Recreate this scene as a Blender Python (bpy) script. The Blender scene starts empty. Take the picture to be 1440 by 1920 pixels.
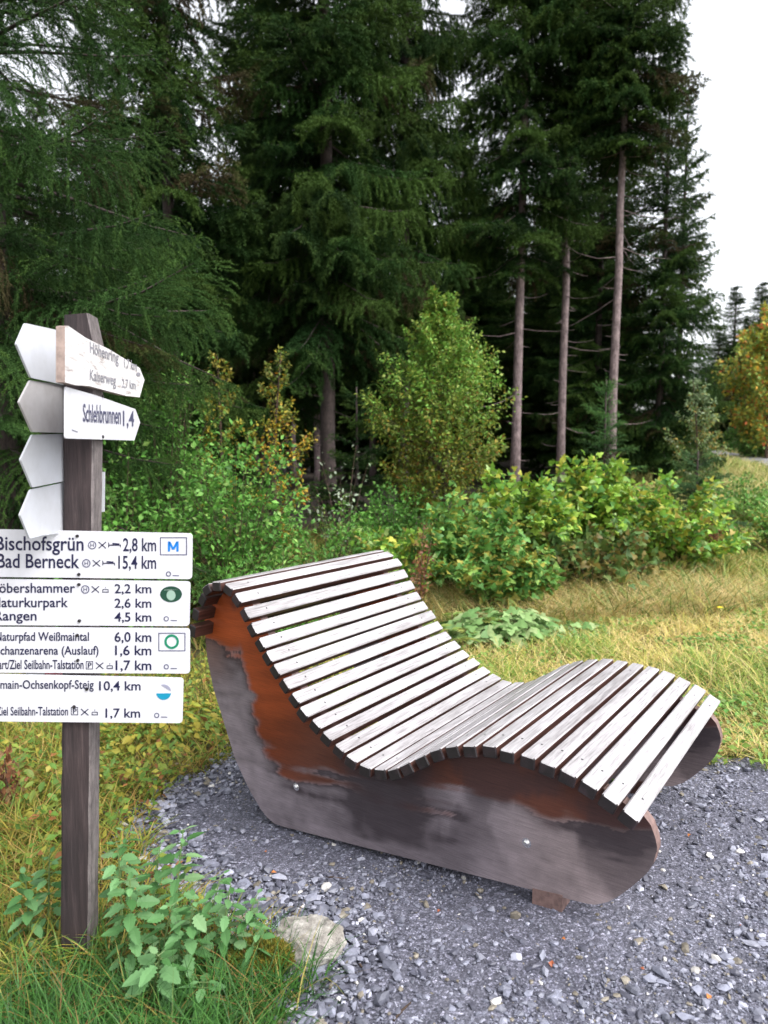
import bpy, math, random
import numpy as np
from mathutils import Vector, Matrix

C = bpy.context.scene.collection
PI = math.pi
rad = math.radians

# ------------------------------------------------------------------ helpers
def link(o, parent=None):
    C.objects.link(o)
    if parent is not None:
        o.parent = parent
    return o

def tag(o, label=None, cat=None, group=None, kind=None):
    if label: o['label'] = label
    if cat: o['category'] = cat
    if group: o['group'] = group
    if kind: o['kind'] = kind
    return o

def empty(name, loc=(0, 0, 0), rotz=0.0):
    o = bpy.data.objects.new(name, None)
    o.empty_display_size = 0.2
    o.location = loc
    o.rotation_euler = (0, 0, rotz)
    return link(o)

def mesh_np(name, V, quads=None, tris=None, mats=(), col=None, mi=None, smooth=False):
    """V (n,3); quads (a,4); tris (b,3); col per face (a+b,3) in the order quads, tris."""
    me = bpy.data.meshes.new(name)
    V = np.asarray(V, dtype=np.float32)
    parts, totals = [], []
    if quads is not None and len(quads):
        parts.append(np.asarray(quads, dtype=np.int32).ravel()); totals.append(np.full(len(quads), 4, np.int32))
    if tris is not None and len(tris):
        parts.append(np.asarray(tris, dtype=np.int32).ravel()); totals.append(np.full(len(tris), 3, np.int32))
    loops = np.concatenate(parts); tot = np.concatenate(totals)
    start = np.concatenate([[0], np.cumsum(tot)[:-1]]).astype(np.int32)
    me.vertices.add(len(V)); me.vertices.foreach_set('co', V.ravel())
    me.loops.add(len(loops)); me.loops.foreach_set('vertex_index', loops)
    me.polygons.add(len(tot)); me.polygons.foreach_set('loop_start', start)
    if mi is not None:
        me.polygons.foreach_set('material_index', np.asarray(mi, np.int32))
    me.polygons.foreach_set('use_smooth', np.full(len(tot), bool(smooth)))
    for m in mats: me.materials.append(m)
    me.update(calc_edges=True)
    if col is not None:
        col = np.asarray(col, np.float32)
        dom = 'FACE' if len(col) == len(tot) else 'POINT'
        a = me.attributes.new('col', 'FLOAT_COLOR', dom)
        buf = np.ones((len(col), 4), np.float32); buf[:, :3] = col
        a.data.foreach_set('color', buf.ravel())
    me.validate()
    return me

def obj(name, me, parent=None):
    return link(bpy.data.objects.new(name, me), parent)

class MB:
    """Collects polygons of any size into one mesh with material indices."""
    def __init__(s): s.v = []; s.f = []; s.m = []
    def poly(s, pts, mi=0):
        b = len(s.v); s.v += [tuple(p) for p in pts]; s.f.append(tuple(range(b, b + len(pts)))); s.m.append(mi)
    def add(s, vs, fs, mi=0):
        b = len(s.v); s.v += [tuple(p) for p in vs]
        for f in fs: s.f.append(tuple(b + i for i in f)); s.m.append(mi)
    def prism(s, pts, ext, mi=0, mi_side=None):
        """closed polygon pts extruded by vector ext"""
        n = len(pts); P = [Vector(p) for p in pts]; Q = [p + Vector(ext) for p in P]
        ms = mi if mi_side is None else mi_side
        b = len(s.v); s.v += [tuple(p) for p in P + Q]
        s.f.append(tuple(range(b, b + n))); s.m.append(mi)
        s.f.append(tuple(range(b + 2 * n - 1, b + n - 1, -1))); s.m.append(mi)
        for i in range(n):
            j = (i + 1) % n
            s.f.append((b + j, b + i, b + n + i, b + n + j)); s.m.append(ms)
    def tube(s, path, radii, n=8, mi=0, cap=True):
        rings = []
        P = [Vector(p) for p in path]
        ref = Vector((0.31, 0.95, 0.13)).normalized()
        for i, p in enumerate(P):
            t = (P[min(i + 1, len(P) - 1)] - P[max(i - 1, 0)]).normalized()
            a = t.cross(ref)
            if a.length < 1e-3: a = t.cross(Vector((1, 0, 0)))
            a.normalize(); bb = t.cross(a)
            r = radii[i] if hasattr(radii, '__len__') else radii
            rings.append([p + (a * math.cos(k * 2 * PI / n) + bb * math.sin(k * 2 * PI / n)) * r for k in range(n)])
        b = len(s.v)
        for r_ in rings: s.v += [tuple(q) for q in r_]
        for i in range(len(P) - 1):
            for k in range(n):
                k2 = (k + 1) % n
                s.f.append((b + i * n + k, b + i * n + k2, b + (i + 1) * n + k2, b + (i + 1) * n + k)); s.m.append(mi)
        if cap:
            s.f.append(tuple(b + k for k in range(n - 1, -1, -1))); s.m.append(mi)
            o = b + (len(P) - 1) * n
            s.f.append(tuple(o + k for k in range(n))); s.m.append(mi)
    def build(s, name, mats, parent=None, smooth=False, flip=True):
        me = bpy.data.meshes.new(name)
        me.from_pydata(s.v, [], s.f)
        for m in (mats if isinstance(mats, (list, tuple)) else [mats]): me.materials.append(m)
        me.polygons.foreach_set('material_index', s.m)
        me.polygons.foreach_set('use_smooth', [bool(smooth)] * len(s.f))
        me.update()
        return obj(name, me, parent)

# value noise (numpy)
_perm = np.random.default_rng(5).random((64, 64, 8))
def vnoise(x, y, layer=0):
    x = np.asarray(x, float); y = np.asarray(y, float)
    xi = np.floor(x).astype(int); yi = np.floor(y).astype(int)
    fx = x - xi; fy = y - yi
    fx = fx * fx * (3 - 2 * fx); fy = fy * fy * (3 - 2 * fy)
    g = lambda i, j: _perm[i % 64, j % 64, layer % 8]
    return (g(xi, yi) * (1 - fx) + g(xi + 1, yi) * fx) * (1 - fy) + (g(xi, yi + 1) * (1 - fx) + g(xi + 1, yi + 1) * fx) * fy
def fbm(x, y, layer=0, oct=4):
    s = 0; a = 0.5; t = 0
    for k in range(oct):
        s = s + a * vnoise(np.asarray(x) * 2 ** k + 3.7 * k, np.asarray(y) * 2 ** k + 1.3 * k, layer + k); t += a; a *= 0.5
    return s / t
def sstep(a, b, x):
    t = np.clip((np.asarray(x, float) - a) / (b - a), 0, 1)
    return t * t * (3 - 2 * t)
def nrm(v):
    return v / np.maximum(np.linalg.norm(v, axis=-1, keepdims=True), 1e-9)

# ------------------------------------------------------------------ camera numbers
F_PX = 1310.0; CAMZ = 1.6
PITCH = math.atan((960 - 846.7) / F_PX)
CAM = np.array([0, 0, CAMZ])
def ray(px, py):
    x, y, z = px - 720.0, F_PX, 960.0 - py
    c, s = math.cos(PITCH), math.sin(PITCH)
    return np.array([x, y * c + z * s, -y * s + z * c]) / F_PX
def on_plane(px, py, P0, n):
    d = ray(px, py); t = np.dot(np.asarray(P0) - CAM, n) / np.dot(d, n)
    return CAM + d * t
def at_depth(px, Y): return (px - 720.0) / F_PX * Y

# bench axes: u points from head end to foot end, v along the slats
SC = 1.2
VD = np.array([0.585532, 0.810649, 0.0]); UD = np.array([0.810649, -0.585532, 0.0])

# ------------------------------------------------------------------ terrain
def terrain(x, y):
    x = np.asarray(x, float); y = np.asarray(y, float)
    s = x * UD[0] + y * UD[1]
    near = -0.03 + 0.105 * (s + 2.09)
    near = np.where(s > 0.3, -0.03 + 0.105 * 2.39, near)
    far = 0.034 * np.clip(y - 5, 0, 60) * sstep(-3, 10, x) + 0.012 * np.clip(y - 8, 0, 60)
    far = far + 0.10 * (fbm(x * 0.35 + 9, y * 0.35 + 4, 1, 3) - 0.5) * sstep(3, 7, y)
    w = 1 - sstep(3.0, 6.5, np.hypot(x, y - 2.6))
    return near * w + far * (1 - w) + 0.012 * (fbm(x * 2.2, y * 2.2, 2, 3) - 0.5)
def tz(x, y): return float(terrain(x, y))
def ground_at(px, py):
    d = ray(px, py); t = 0.6
    for _ in range(4000):
        p = CAM + d * t
        if p[2] < tz(p[0], p[1]): break
        t += 0.01
    return p[:2]

# ------------------------------------------------------------------ materials
def new_mat(name):
    m = bpy.data.materials.new(name); m.use_nodes = True
    nt = m.node_tree; b = nt.nodes['Principled BSDF']
    return m, nt, b
def N(nt, t, **kw):
    n = nt.nodes.new(t)
    for k, v in kw.items(): setattr(n, k, v)
    return n
def ramp(nt, fac, stops):
    r = N(nt, 'ShaderNodeValToRGB')
    el = r.color_ramp.elements
    while len(el) < len(stops): el.new(0.5)
    for e, (p, c) in zip(el, stops):
        e.position = p; e.color = (*c, 1) if len(c) == 3 else c
    nt.links.new(fac, r.inputs[0]); return r.outputs[0]
def noise(nt, vec, scale, detail=6, rough=0.6, dist=0.0):
    n = N(nt, 'ShaderNodeTexNoise'); n.inputs['Scale'].default_value = scale; n.inputs['Detail'].default_value = detail
    n.inputs['Roughness'].default_value = rough; n.inputs['Distortion'].default_value = dist
    if vec is not None: nt.links.new(vec, n.inputs['Vector'])
    return n.outputs['Fac']
def coords(nt, scale=(1, 1, 1), which='Object'):
    tc = N(nt, 'ShaderNodeTexCoord'); mp = N(nt, 'ShaderNodeMapping'); mp.inputs['Scale'].default_value = scale
    nt.links.new(tc.outputs[which], mp.inputs['Vector']); return mp.outputs[0]
def bump(nt, b, h, strength=0.3, dist=0.01):
    n = N(nt, 'ShaderNodeBump'); n.inputs['Strength'].default_value = strength; n.inputs['Distance'].default_value = dist
    nt.links.new(h, n.inputs['Height']); nt.links.new(n.outputs[0], b.inputs['Normal'])
def mixc(nt, fac, a, b_, mode='MIX'):
    n = N(nt, 'ShaderNodeMix', data_type='RGBA', blend_type=mode)
    for sock, v in ((n.inputs['Factor'], fac), (n.inputs[6], a), (n.inputs[7], b_)):
        if isinstance(v, (int, float)): sock.default_value = v
        elif isinstance(v, tuple): sock.default_value = (*v, 1) if len(v) == 3 else v
        else: nt.links.new(v, sock)
    return n.outputs[2]

def plain(name, c, rough=0.5, metal=0.0, var=0.12, scale=30, spec=0.5):
    m, nt, b = new_mat(name)
    f = noise(nt, coords(nt), scale)
    lo = tuple(max(0, x * (1 - var)) for x in c); hi = tuple(min(1, x * (1 + var)) for x in c)
    nt.links.new(ramp(nt, f, [(0.3, lo), (0.7, hi)]), b.inputs['Base Color'])
    b.inputs['Roughness'].default_value = rough; b.inputs['Metallic'].default_value = metal
    b.inputs['Specular IOR Level'].default_value = spec
    return m

def attr_mat(name, rough=0.6, trans=0.0, spec=0.3, nvar=0.0, nscale=20, bumpk=0.0, coat=0.0):
    m, nt, b = new_mat(name)
    a = N(nt, 'ShaderNodeAttribute', attribute_name='col'); c = a.outputs['Color']
    if nvar:
        f = noise(nt, coords(nt), nscale)
        g = ramp(nt, f, [(0.3, (1 - nvar,) * 3), (0.7, (1 + nvar,) * 3)])
        c = mixc(nt, 1.0, c, g, 'MULTIPLY')
        if bumpk: bump(nt, b, f, bumpk, 0.004)
    nt.links.new(c, b.inputs['Base Color'])
    b.inputs['Roughness'].default_value = rough; b.inputs['Specular IOR Level'].default_value = spec
    b.inputs['Coat Weight'].default_value = coat
    if trans:
        t = N(nt, 'ShaderNodeBsdfTranslucent'); mx = N(nt, 'ShaderNodeMixShader'); mx.inputs[0].default_value = trans
        nt.links.new(c, t.inputs[0]); nt.links.new(b.outputs[0], mx.inputs[1]); nt.links.new(t.outputs[0], mx.inputs[2])
        nt.links.new(mx.outputs[0], nt.nodes['Material Output'].inputs[0])
    return m

M_needle = attr_mat('spruce_needles', 0.7, 0.12, 0.10)
M_leaf = attr_mat('broad_leaves', 0.5, 0.3, 0.28)
M_grass = attr_mat('grass_blades', 0.5, 0.3, 0.3)
M_stone = attr_mat('slate_chips', 0.5, 0, 0.5, 0.25, 60, 0.3)

def bark_mat(name, dark, light, sc=(9, 9, 2.2)):
    m, nt, b = new_mat(name)
    v = coords(nt, sc)
    f = noise(nt, v, 3.0, 8, 0.7, 0.6)
    c = ramp(nt, f, [(0.32, dark), (0.62, light), (0.8, tuple(min(1, x * 1.5) for x in light))])
    band = noise(nt, coords(nt, (.6, .6, 1)), 7, 5, 0.75); spk = noise(nt, coords(nt, (1, 1, .45)), 48, 4, 0.7)
    c = mixc(nt, 0.75, c, ramp(nt, band, [(0.36, (.55, .54, .56)), (0.62, (1.15, 1.15, 1.13))]), 'MULTIPLY')
    c = mixc(nt, 0.7, c, ramp(nt, spk, [(0.35, (.55, .55, .55)), (0.55, (1.1, 1.1, 1.1))]), 'MULTIPLY')
    nt.links.new(c, b.inputs['Base Color']); b.inputs['Roughness'].default_value = 0.85
    bump(nt, b, f, 0.6, 0.02)
    return m
M_bark = bark_mat('spruce_bark', (0.022, 0.015, 0.014), (0.075, 0.054, 0.050))
M_barkpale = bark_mat('pale_spruce_bark', (0.075, 0.050, 0.050), (0.25, 0.19, 0.19))
M_twig = bark_mat('twig_bark', (0.04, 0.025, 0.015), (0.10, 0.06, 0.04))

def wood_top():
    m, nt, b = new_mat('weathered_slat_top')
    v = coords(nt, (1, 0.05, 1))
    grain = noise(nt, v, 170, 4, 0.65)
    blotch = noise(nt, coords(nt, (1, .3, 1)), 9, 5, 0.6)
    v2 = coords(nt, (14.4, 0.4, 0.0)); per = noise(nt, v2, 1.0, 1, 0.5)
    c = ramp(nt, grain, [(0.30, (0.20, 0.19, 0.195)), (0.48, (0.36, 0.35, 0.365)), (0.70, (0.51, 0.50, 0.52))])
    c2 = ramp(nt, blotch, [(0.32, (0.70, 0.68, 0.67)), (0.6, (1, 1, 1))])
    c = mixc(nt, 0.85, c, c2, 'MULTIPLY')
    c3 = ramp(nt, per, [(0.32, (0.68, 0.66, 0.66)), (0.5, (.95, .94, .94)), (0.66, (1.12, 1.11, 1.12))])
    c = mixc(nt, 0.8, c, c3, 'MULTIPLY')
    nt.links.new(c, b.inputs['Base Color'])
    r = ramp(nt, blotch, [(0.3, (0.30,) * 3), (0.7, (0.5,) * 3)])
    nt.links.new(r, b.inputs['Roughness']); b.inputs['Specular IOR Level'].default_value = 0.55
    bump(nt, b, grain, 0.25, 0.002)
    return m
def wood_side():
    m, nt, b = new_mat('dark_slat_side')
    v = coords(nt, (1, 0.06, 1)); g = noise(nt, v, 90, 5, 0.65)
    nt.links.new(ramp(nt, g, [(0.3, (0.022, 0.010, 0.008)), (0.7, (0.085, 0.034, 0.026))]), b.inputs['Base Color'])
    b.inputs['Roughness'].default_value = 0.45; bump(nt, b, g, 0.2, 0.002)
    return m
def wood_end():
    m, nt, b = new_mat('slat_end_grain')
    g = noise(nt, coords(nt), 140, 4, 0.7); p = noise(nt, coords(nt, (9, 0, 9)), 1.2, 1)
    c = ramp(nt, g, [(0.3, (0.007, 0.005, 0.006)), (0.7, (0.022, 0.015, 0.018))])
    c = mixc(nt, 1.0, c, ramp(nt, p, [(0.48, (0.8,) * 3), (0.68, (2.4, 2.0, 2.1))]), 'MULTIPLY')
    nt.links.new(c, b.inputs['Base Color']); b.inputs['Roughness'].default_value = 0.6
    return m
M_slat, M_slside, M_slend = wood_top(), wood_side(), wood_end()
M_screw = plain('dark_screw', (0.06, 0.055, 0.06), 0.4, 0.8)
M_steel = plain('steel_bolt', (0.75, 0.74, 0.74), 0.22, 1.0, 0.05)

def panel_mat():
    m, nt, b = new_mat('stained_plywood')
    a = N(nt, 'ShaderNodeAttribute', attribute_name='col'); c = a.outputs['Color']
    v = coords(nt, (1.1, 1.1, 26)); f = noise(nt, v, 9, 8, 0.7, 0.25)
    c = mixc(nt, 0.8, c, ramp(nt, f, [(0.3, (0.6,) * 3), (0.5, (1.0,) * 3), (0.75, (1.35,) * 3)]), 'MULTIPLY')
    f2 = noise(nt, coords(nt), 220, 3, 0.7)
    c = mixc(nt, 0.5, c, ramp(nt, f2, [(0.3, (0.8,) * 3), (0.7, (1.18,) * 3)]), 'MULTIPLY')
    nt.links.new(c, b.inputs['Base Color'])
    b.inputs['Roughness'].default_value = 0.6; b.inputs['Specular IOR Level'].default_value = 0.3
    bump(nt, b, f, 0.2, 0.003)
    return m
M_panel = panel_mat()
M_paneledge = plain('plywood_edge', (0.16, 0.10, 0.09), 0.6, 0, 0.35, 60)

def post_mat():
    m, nt, b = new_mat('old_post_wood')
    v = coords(nt, (30, 30, 1.6)); g = noise(nt, v, 2.4, 8, 0.7, 0.5)
    bl = noise(nt, coords(nt, (3, 3, 1.2)), 3, 4)
    c = ramp(nt, g, [(0.3, (0.012, 0.008, 0.009)), (0.55, (0.036, 0.025, 0.027)), (0.78, (0.085, 0.064, 0.064))])
    c = mixc(nt, 0.8, c, ramp(nt, bl, [(0.35, (0.65, 0.62, 0.65)), (0.65, (1.25, 1.15, 1.1))]), 'MULTIPLY')
    nt.links.new(c, b.inputs['Base Color']); b.inputs['Roughness'].default_value = 0.75
    bump(nt, b, g, 0.5, 0.006)
    return m
M_post = post_mat()
M_postlit = bark_mat('lit_post_side', (0.085, 0.070, 0.070), (0.19, 0.165, 0.165), (30, 30, 1.6))  # right face of the post: light falling on it is put into the colour

def sign_mat(name, base, dirt, amount, streak=(2.5, 2.5, 1.6)):
    m, nt, b = new_mat(name)
    f = noise(nt, coords(nt, streak), 5, 6, 0.65); f2 = noise(nt, coords(nt), 45, 5, 0.7)
    c = ramp(nt, f, [(0.35, dirt), (0.35 + amount, base)])
    c = mixc(nt, 0.5, c, ramp(nt, f2, [(0.25, (0.88, 0.88, 0.86)), (0.45, (1, 1, 1))]), 'MULTIPLY')
    nt.links.new(c, b.inputs['Base Color']); b.inputs['Roughness'].default_value = 0.35
    return m
M_sign = sign_mat('white_sign_paint', (0.60, 0.60, 0.645), (0.55, 0.55, 0.59), 0.2)
M_signback = sign_mat('white_sign_back', (0.50, 0.515, 0.56), (0.44, 0.45, 0.48), 0.3)
M_signdirty = sign_mat('grimy_sign_back', (0.50, 0.49, 0.50), (0.36, 0.34, 0.34), 0.4)
def peel_mat():
    m, nt, b = new_mat('peeling_white_board')
    f = noise(nt, coords(nt, (5, 5, 34)), 2.2, 8, 0.72, 0.3); f2 = noise(nt, coords(nt), 60, 5, 0.7)
    c = ramp(nt, f, [(0.33, (0.25, 0.21, 0.20)), (0.42, (0.50, 0.475, 0.47)), (0.52, (0.60, 0.59, 0.60))])
    c = mixc(nt, 0.7, c, ramp(nt, f2, [(0.3, (0.7, 0.68, 0.66)), (0.42, (1, 1, 1))]), 'MULTIPLY')
    nt.links.new(c, b.inputs['Base Color']); b.inputs['Roughness'].default_value = 0.7
    bump(nt, b, f, 0.4, 0.003)
    return m
M_peel = peel_mat()
M_peeledge = plain('bare_board_edge', (0.27, 0.205, 0.18), 0.8, 0, 0.3, 50)
M_ink = plain('sign_ink', (0.008, 0.008, 0.045), 0.4, 0, 0.1)
M_inkgrey = plain('pale_sign_ink', (0.075, 0.075, 0.14), 0.4, 0, 0.1)
M_faded = plain('faded_lettering', (0.21, 0.205, 0.235), 0.7, 0, 0.5, 90)
M_blue = plain('blue_mark', (0.005, 0.17, 0.55), 0.4, 0, 0.05)
M_green = plain('dark_green_badge', (0.008, 0.05, 0.03), 0.4, 0, 0.1)
M_palegreen = plain('pale_green_badge', (0.25, 0.36, 0.30), 0.4, 0, 0.1)
M_ringgreen = plain('green_ring', (0.005, 0.19, 0.10), 0.4, 0, 0.05)
M_teal = plain('teal_mark', (0.005, 0.22, 0.36), 0.4, 0, 0.05)
M_grey = plain('grey_mark', (0.27, 0.27, 0.36), 0.4, 0, 0.05)
M_red = plain('red_trail_paint', (0.72, 0.03, 0.08), 0.5, 0, 0.1)

# ------------------------------------------------------------------ leaf and needle builders
def tri_needles(P, D, L, k, nl, nw, rng, col, lift=0.55, colvar=0.18):
    """k needles on each segment (P start, D dir, L length)."""
    n = len(P)
    t = rng.random((n, k)); az = rng.random((n, k)) * 2 * PI
    ref = np.where(np.abs(D[:, 2:3]) > 0.9, np.array([[1.0, 0, 0]]), np.array([[0, 0, 1.0]]))
    A = nrm(np.cross(D, ref)); B = np.cross(A, D)
    rd = A[:, None] * np.cos(az)[..., None] + B[:, None] * np.sin(az)[..., None]
    base = P[:, None] + D[:, None] * (t * L[:, None])[..., None]
    dr = nrm(D[:, None] * lift + rd * (0.7 + 0.3 * rng.random((n, k, 1))))
    ln = nl * (0.7 + 0.6 * rng.random((n, k, 1)))
    side = nrm(np.cross(dr, rng.normal(size=(n, k, 3)))) * (nw * 0.5)
    V = np.stack([base - side, base + side, base + dr * ln], axis=2).reshape(-1, 3)
    T = np.arange(n * k * 3).reshape(-1, 3)
    c = np.repeat(col, k, axis=0) * (1 - colvar + 2 * colvar * rng.random((n * k, 1)))
    return V, T, c

LEAF_T = {
 'oval': (np.array([[0, 0, 0], [.42, .30, .05], [1, 0, -.06], [.42, -.30, .05], [.45, 0, 0]]),
          [[0, 4, 1], [1, 4, 2], [0, 3, 4], [3, 2, 4]]),
 'narrow': (np.array([[0, 0, 0], [.45, .17, .03], [1, 0, -.08], [.45, -.17, .03]]), [[0, 2, 1], [0, 3, 2]]),
 'lobed': (np.array([[0, 0, 0], [-.12, .42, .02], [.30, .50, .0], [.45, .26, .03], [.70, .24, .0], [1.0, 0, -.10], [.70, -.24, 0], [.45, -.26, .03], [.30, -.50, 0], [-.12, -.42, .02], [.4, 0, .05]]),
           [[10, 0, 1], [10, 1, 2], [10, 2, 3], [10, 3, 4], [10, 4, 5], [10, 5, 6], [10, 6, 7], [10, 7, 8], [10, 8, 9], [10, 9, 0]][::1]),
}
def _toothed():
    pts = [(0, 0)]; n = 6
    for i in range(n):
        a = (i + .35) / n; w = .29 * math.sin(PI * min(1, (a + .10)) ** .8)
        pts.append((a, w)); pts.append((a + .55 / n, w * .74))
    V = [[0, 0, 0]]; up = []; lo = []; mid = []
    for (a, w) in pts[1:]:
        z = .10 * w - .14 * a * a
        mid.append(len(V)); V.append([a, 0, -.14 * a * a - .015]); up.append(len(V)); V.append([a, w, z]); lo.append(len(V)); V.append([a, -w, z])
    tip = len(V); V.append([1.06, 0, -.17])
    T = [[0, mid[0], up[0]], [0, lo[0], mid[0]]]
    for i in range(len(mid) - 1):
        T += [[mid[i], mid[i + 1], up[i]], [up[i], mid[i + 1], up[i + 1]], [mid[i], lo[i], mid[i + 1]], [lo[i], lo[i + 1], mid[i + 1]]]
    T += [[mid[-1], tip, up[-1]], [mid[-1], lo[-1], tip]]
    return np.array(V, float), T
LEAF_T['toothed'] = _toothed()

def leaves_np(kind, P, X, Nn, size, col, rng=None):
    """leaf at P along X with face normal about Nn"""
    tv, tf = LEAF_T[kind]; tf = np.array(tf)
    X = nrm(X); Y = nrm(np.cross(Nn, X)); Z = np.cross(X, Y)
    V = P[:, None] + size[:, None, None] * (tv[None, :, 0:1] * X[:, None] + tv[None, :, 1:2] * Y[:, None] + tv[None, :, 2:3] * Z[:, None])
    n, m = len(P), len(tv)
    T = (np.arange(n)[:, None, None] * m + tf[None]).reshape(-1, 3)
    return V.reshape(-1, 3), T, np.repeat(col, len(tf), axis=0)

def merge(parts):
    V, T, Cc = [], [], []; o = 0
    for v, t, c in parts:
        V.append(v); T.append(t + o); Cc.append(c); o += len(v)
    return np.concatenate(V), np.concatenate(T), np.concatenate(Cc)

def pick(rng, palette, n, weights=None, var=0.2):
    pal = np.array(palette, float)
    i = rng.choice(len(pal), n, p=None if weights is None else np.array(weights) / sum(weights))
    return pal[i] * (1 - var + 2 * var * rng.random((n, 1)))

# ------------------------------------------------------------------ spruces
GREENS = [(0.013, 0.038, 0.010), (0.021, 0.055, 0.013), (0.040, 0.078, 0.015)]
def spruce_data(seed, H, zb, R, dz=0.42, nb=6, step=0.14, seg=0.14, k=12, nl=0.05, nw=0.013, trunk_r=0.14,
                hang=0.55, pal=GREENS, dead_from=None, sag=0.55, pale=False, tipcol=(0.075, 0.125, 0.026), gap=0.0, fill=1, lift=0.75):
    rng = np.random.default_rng(seed)
    S, D, Ls, cols = [], [], [], []
    wood = MB()
    # trunk
    nz = 14
    wob = rng.normal(size=(nz + 1, 2)) * 0.005 * H / 10
    path = [(wob[i, 0] * (i > 0), wob[i, 1] * (i > 0), H * i / nz * 0.985 - 0.15 * (i == 0)) for i in range(nz + 1)]
    wood.tube(path, [max(0.012, trunk_r * (1 + .35 * (i == 0)) * (1 - (i / nz)) ** 0.8 + 0.008) for i in range(nz + 1)], 10)
    z = zb
    pal = np.array(pal)
    while z < H - 0.15:
        f = (z - zb) / (H - zb)
        env = R * (1 - f) ** 0.82 * min(1.0, 0.62 + f * 3.2)
        for j in range(max(4, int(nb * (1 - 0.25 * f)))):
            if rng.random() < gap: continue
            az = rng.random() * 2 * PI; L = max(0.18, env * (0.62 + 0.5 * rng.random()))
            z0 = z + (rng.random() - 0.5) * dz
            e0 = rad(-14 + 62 * f + rng.normal() * 7)
            sg = sag * (1 - f) * (0.8 + 0.4 * rng.random())
            ca, sa = math.cos(az), math.sin(az)
            def ax(a):
                r = L * a * (0.97 - 0.1 * a)
                return np.stack([r * ca, r * sa, z0 + L * (math.sin(e0) * a - sg * a ** 1.7 * 0.62 + 0.30 * sg * a ** 4)], axis=-1)
            na = max(4, int(L / step))
            a = np.linspace(0.05, 1.0, na) + rng.normal(size=na) * 0.01
            p = ax(a)
            aa = np.linspace(0, 1, 5); wood.tube(ax(aa), [0.003 + 0.011 * L * (1 - q) for q in aa], 3, cap=False)
            fw = nrm(ax(a + 0.03) - ax(a - 0.03))
            bc = pal[rng.integers(len(pal))] * (0.65 + 0.7 * rng.random()); hb = hang * (0.35 + 1.1 * rng.random())
            if rng.random() < .05: bc = np.array([.055, .040, .022]) * (.6 + .6 * rng.random())
            # side twigs
            for sd in (-1, 1):
                lat = np.stack([-sa * sd * np.ones(na), ca * sd * np.ones(na), np.zeros(na)], axis=-1)
                l2 = (0.10 + 0.44 * L * np.sin(PI * np.clip(0.12 + 0.80 * (1 - a), 0, 1)) ** 0.9 * np.minimum(1, .45 + (1 - a))) * (0.7 + 0.5 * rng.random(na))
                l2 = np.minimum(l2, 0.85)
                d = nrm(fw * 0.75 + lat * (0.75 + 0.3 * rng.random((na, 1))))
                mmax = max(1, int(math.ceil(l2.max() / seg)))
                q = p.copy(); dd = d.copy()
                for m in range(mmax):
                    ok = l2 > m * seg
                    if not ok.any(): break
                    dd = nrm(dd + np.array([0, 0, -hb * (0.55 + 0.5 * m) * 0.5]) + rng.normal(size=dd.shape) * 0.06)
                    ll = np.minimum(seg, l2 - m * seg).clip(0.03)
                    tipf = np.clip((a * 0.55 + 0.45 * (m + 1) * seg / np.maximum(l2, seg)) ** 4, 0, 1)[:, None]
                    c = bc * (0.85 + 0.3 * rng.random((na, 1))) * (1 - 0.45 * tipf) + np.array(tipcol) * 0.45 * tipf
                    S.append(q[ok]); D.append(dd[ok]); Ls.append(ll[ok]); cols.append(c[ok])
                    # hanging twigs
                    for _ in range(fill):
                        hd = nrm(np.array([0, 0, -1.0]) * hb * 1.3 + dd * 0.8 + rng.normal(size=dd.shape) * 0.38)
                        hok = ok & (rng.random(na) < 0.8)
                        S.append((q + dd * (ll * rng.random(na))[:, None])[hok]); D.append(hd[hok]); Ls.append((seg * (0.45 + 0.65 * rng.random(na)))[hok]); cols.append(c[hok] * 0.95)
                    q = q + dd * ll[:, None]
            # twigs along the axis
            S.append(p); D.append(fw); Ls.append(np.full(na, L / na * 1.1)); cols.append(np.repeat(bc[None], na, 0))
        z += dz * (0.75 + 0.5 * rng.random())
    # leader
    zz = np.linspace(H - 1.0, H - 0.05, 8); S.append(np.stack([zz * 0, zz * 0, zz], -1)); D.append(np.repeat([[0, 0, 1.0]], 8, 0)); Ls.append(np.full(8, .14)); cols.append(np.repeat(pal[1][None], 8, 0))
    # dead snags on the bare trunk
    if dead_from is not None:
        z = dead_from
        while z < zb + 0.6:
            az = rng.random() * 2 * PI; L = 0.25 + 1.1 * rng.random() ** 2 + 0.7 * max(0, (z / zb) - .5)
            dr = .15 + .5 * rng.random(); up = .1 + .35 * rng.random(); kz = rng.normal() * .12
            q = [(math.cos(az + kz * t) * L * t, math.sin(az + kz * t) * L * t, z - dr * L * t + up * L * t * t) for t in (0, .35, .7, 1)]
            wood.tube(q, [0.011, 0.007, 0.005, 0.002], 4, cap=False); z += 0.08 + 0.25 * rng.random()
    S, D, Ls, cols = map(np.concatenate, (S, D, Ls, cols))
    V, T, c = tri_needles(S, D, Ls, k, nl, nw, rng, cols, lift)
    return wood, mesh_np('crown', V, tris=T, mats=[M_needle], col=c)

def make_spruce(name, label, x, y, seed, lean=(0, 0), group=None, bark=None, **kw):
    wood, crown = spruce_data(seed, **kw)
    t = empty(name, (x, y, tz(x, y)), 0)
    t.rotation_euler = (lean[0], lean[1], 0)
    tag(t, label, 'tree', group)
    wood.build('trunk', bark or M_bark, t, smooth=True)
    obj('crown', crown, t)
    return t
def dup(t, x, y, rz, s, label, group):
    r = t.copy(); C.objects.link(r); r.location = (x, y, tz(x, y)); r.rotation_euler = (0, 0, rz); r.scale = (s[0], s[0], s[1])
    r['label'] = label; r['group'] = group
    for ch in t.children:
        c = ch.copy(); C.objects.link(c); c.parent = r
    return r

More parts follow.
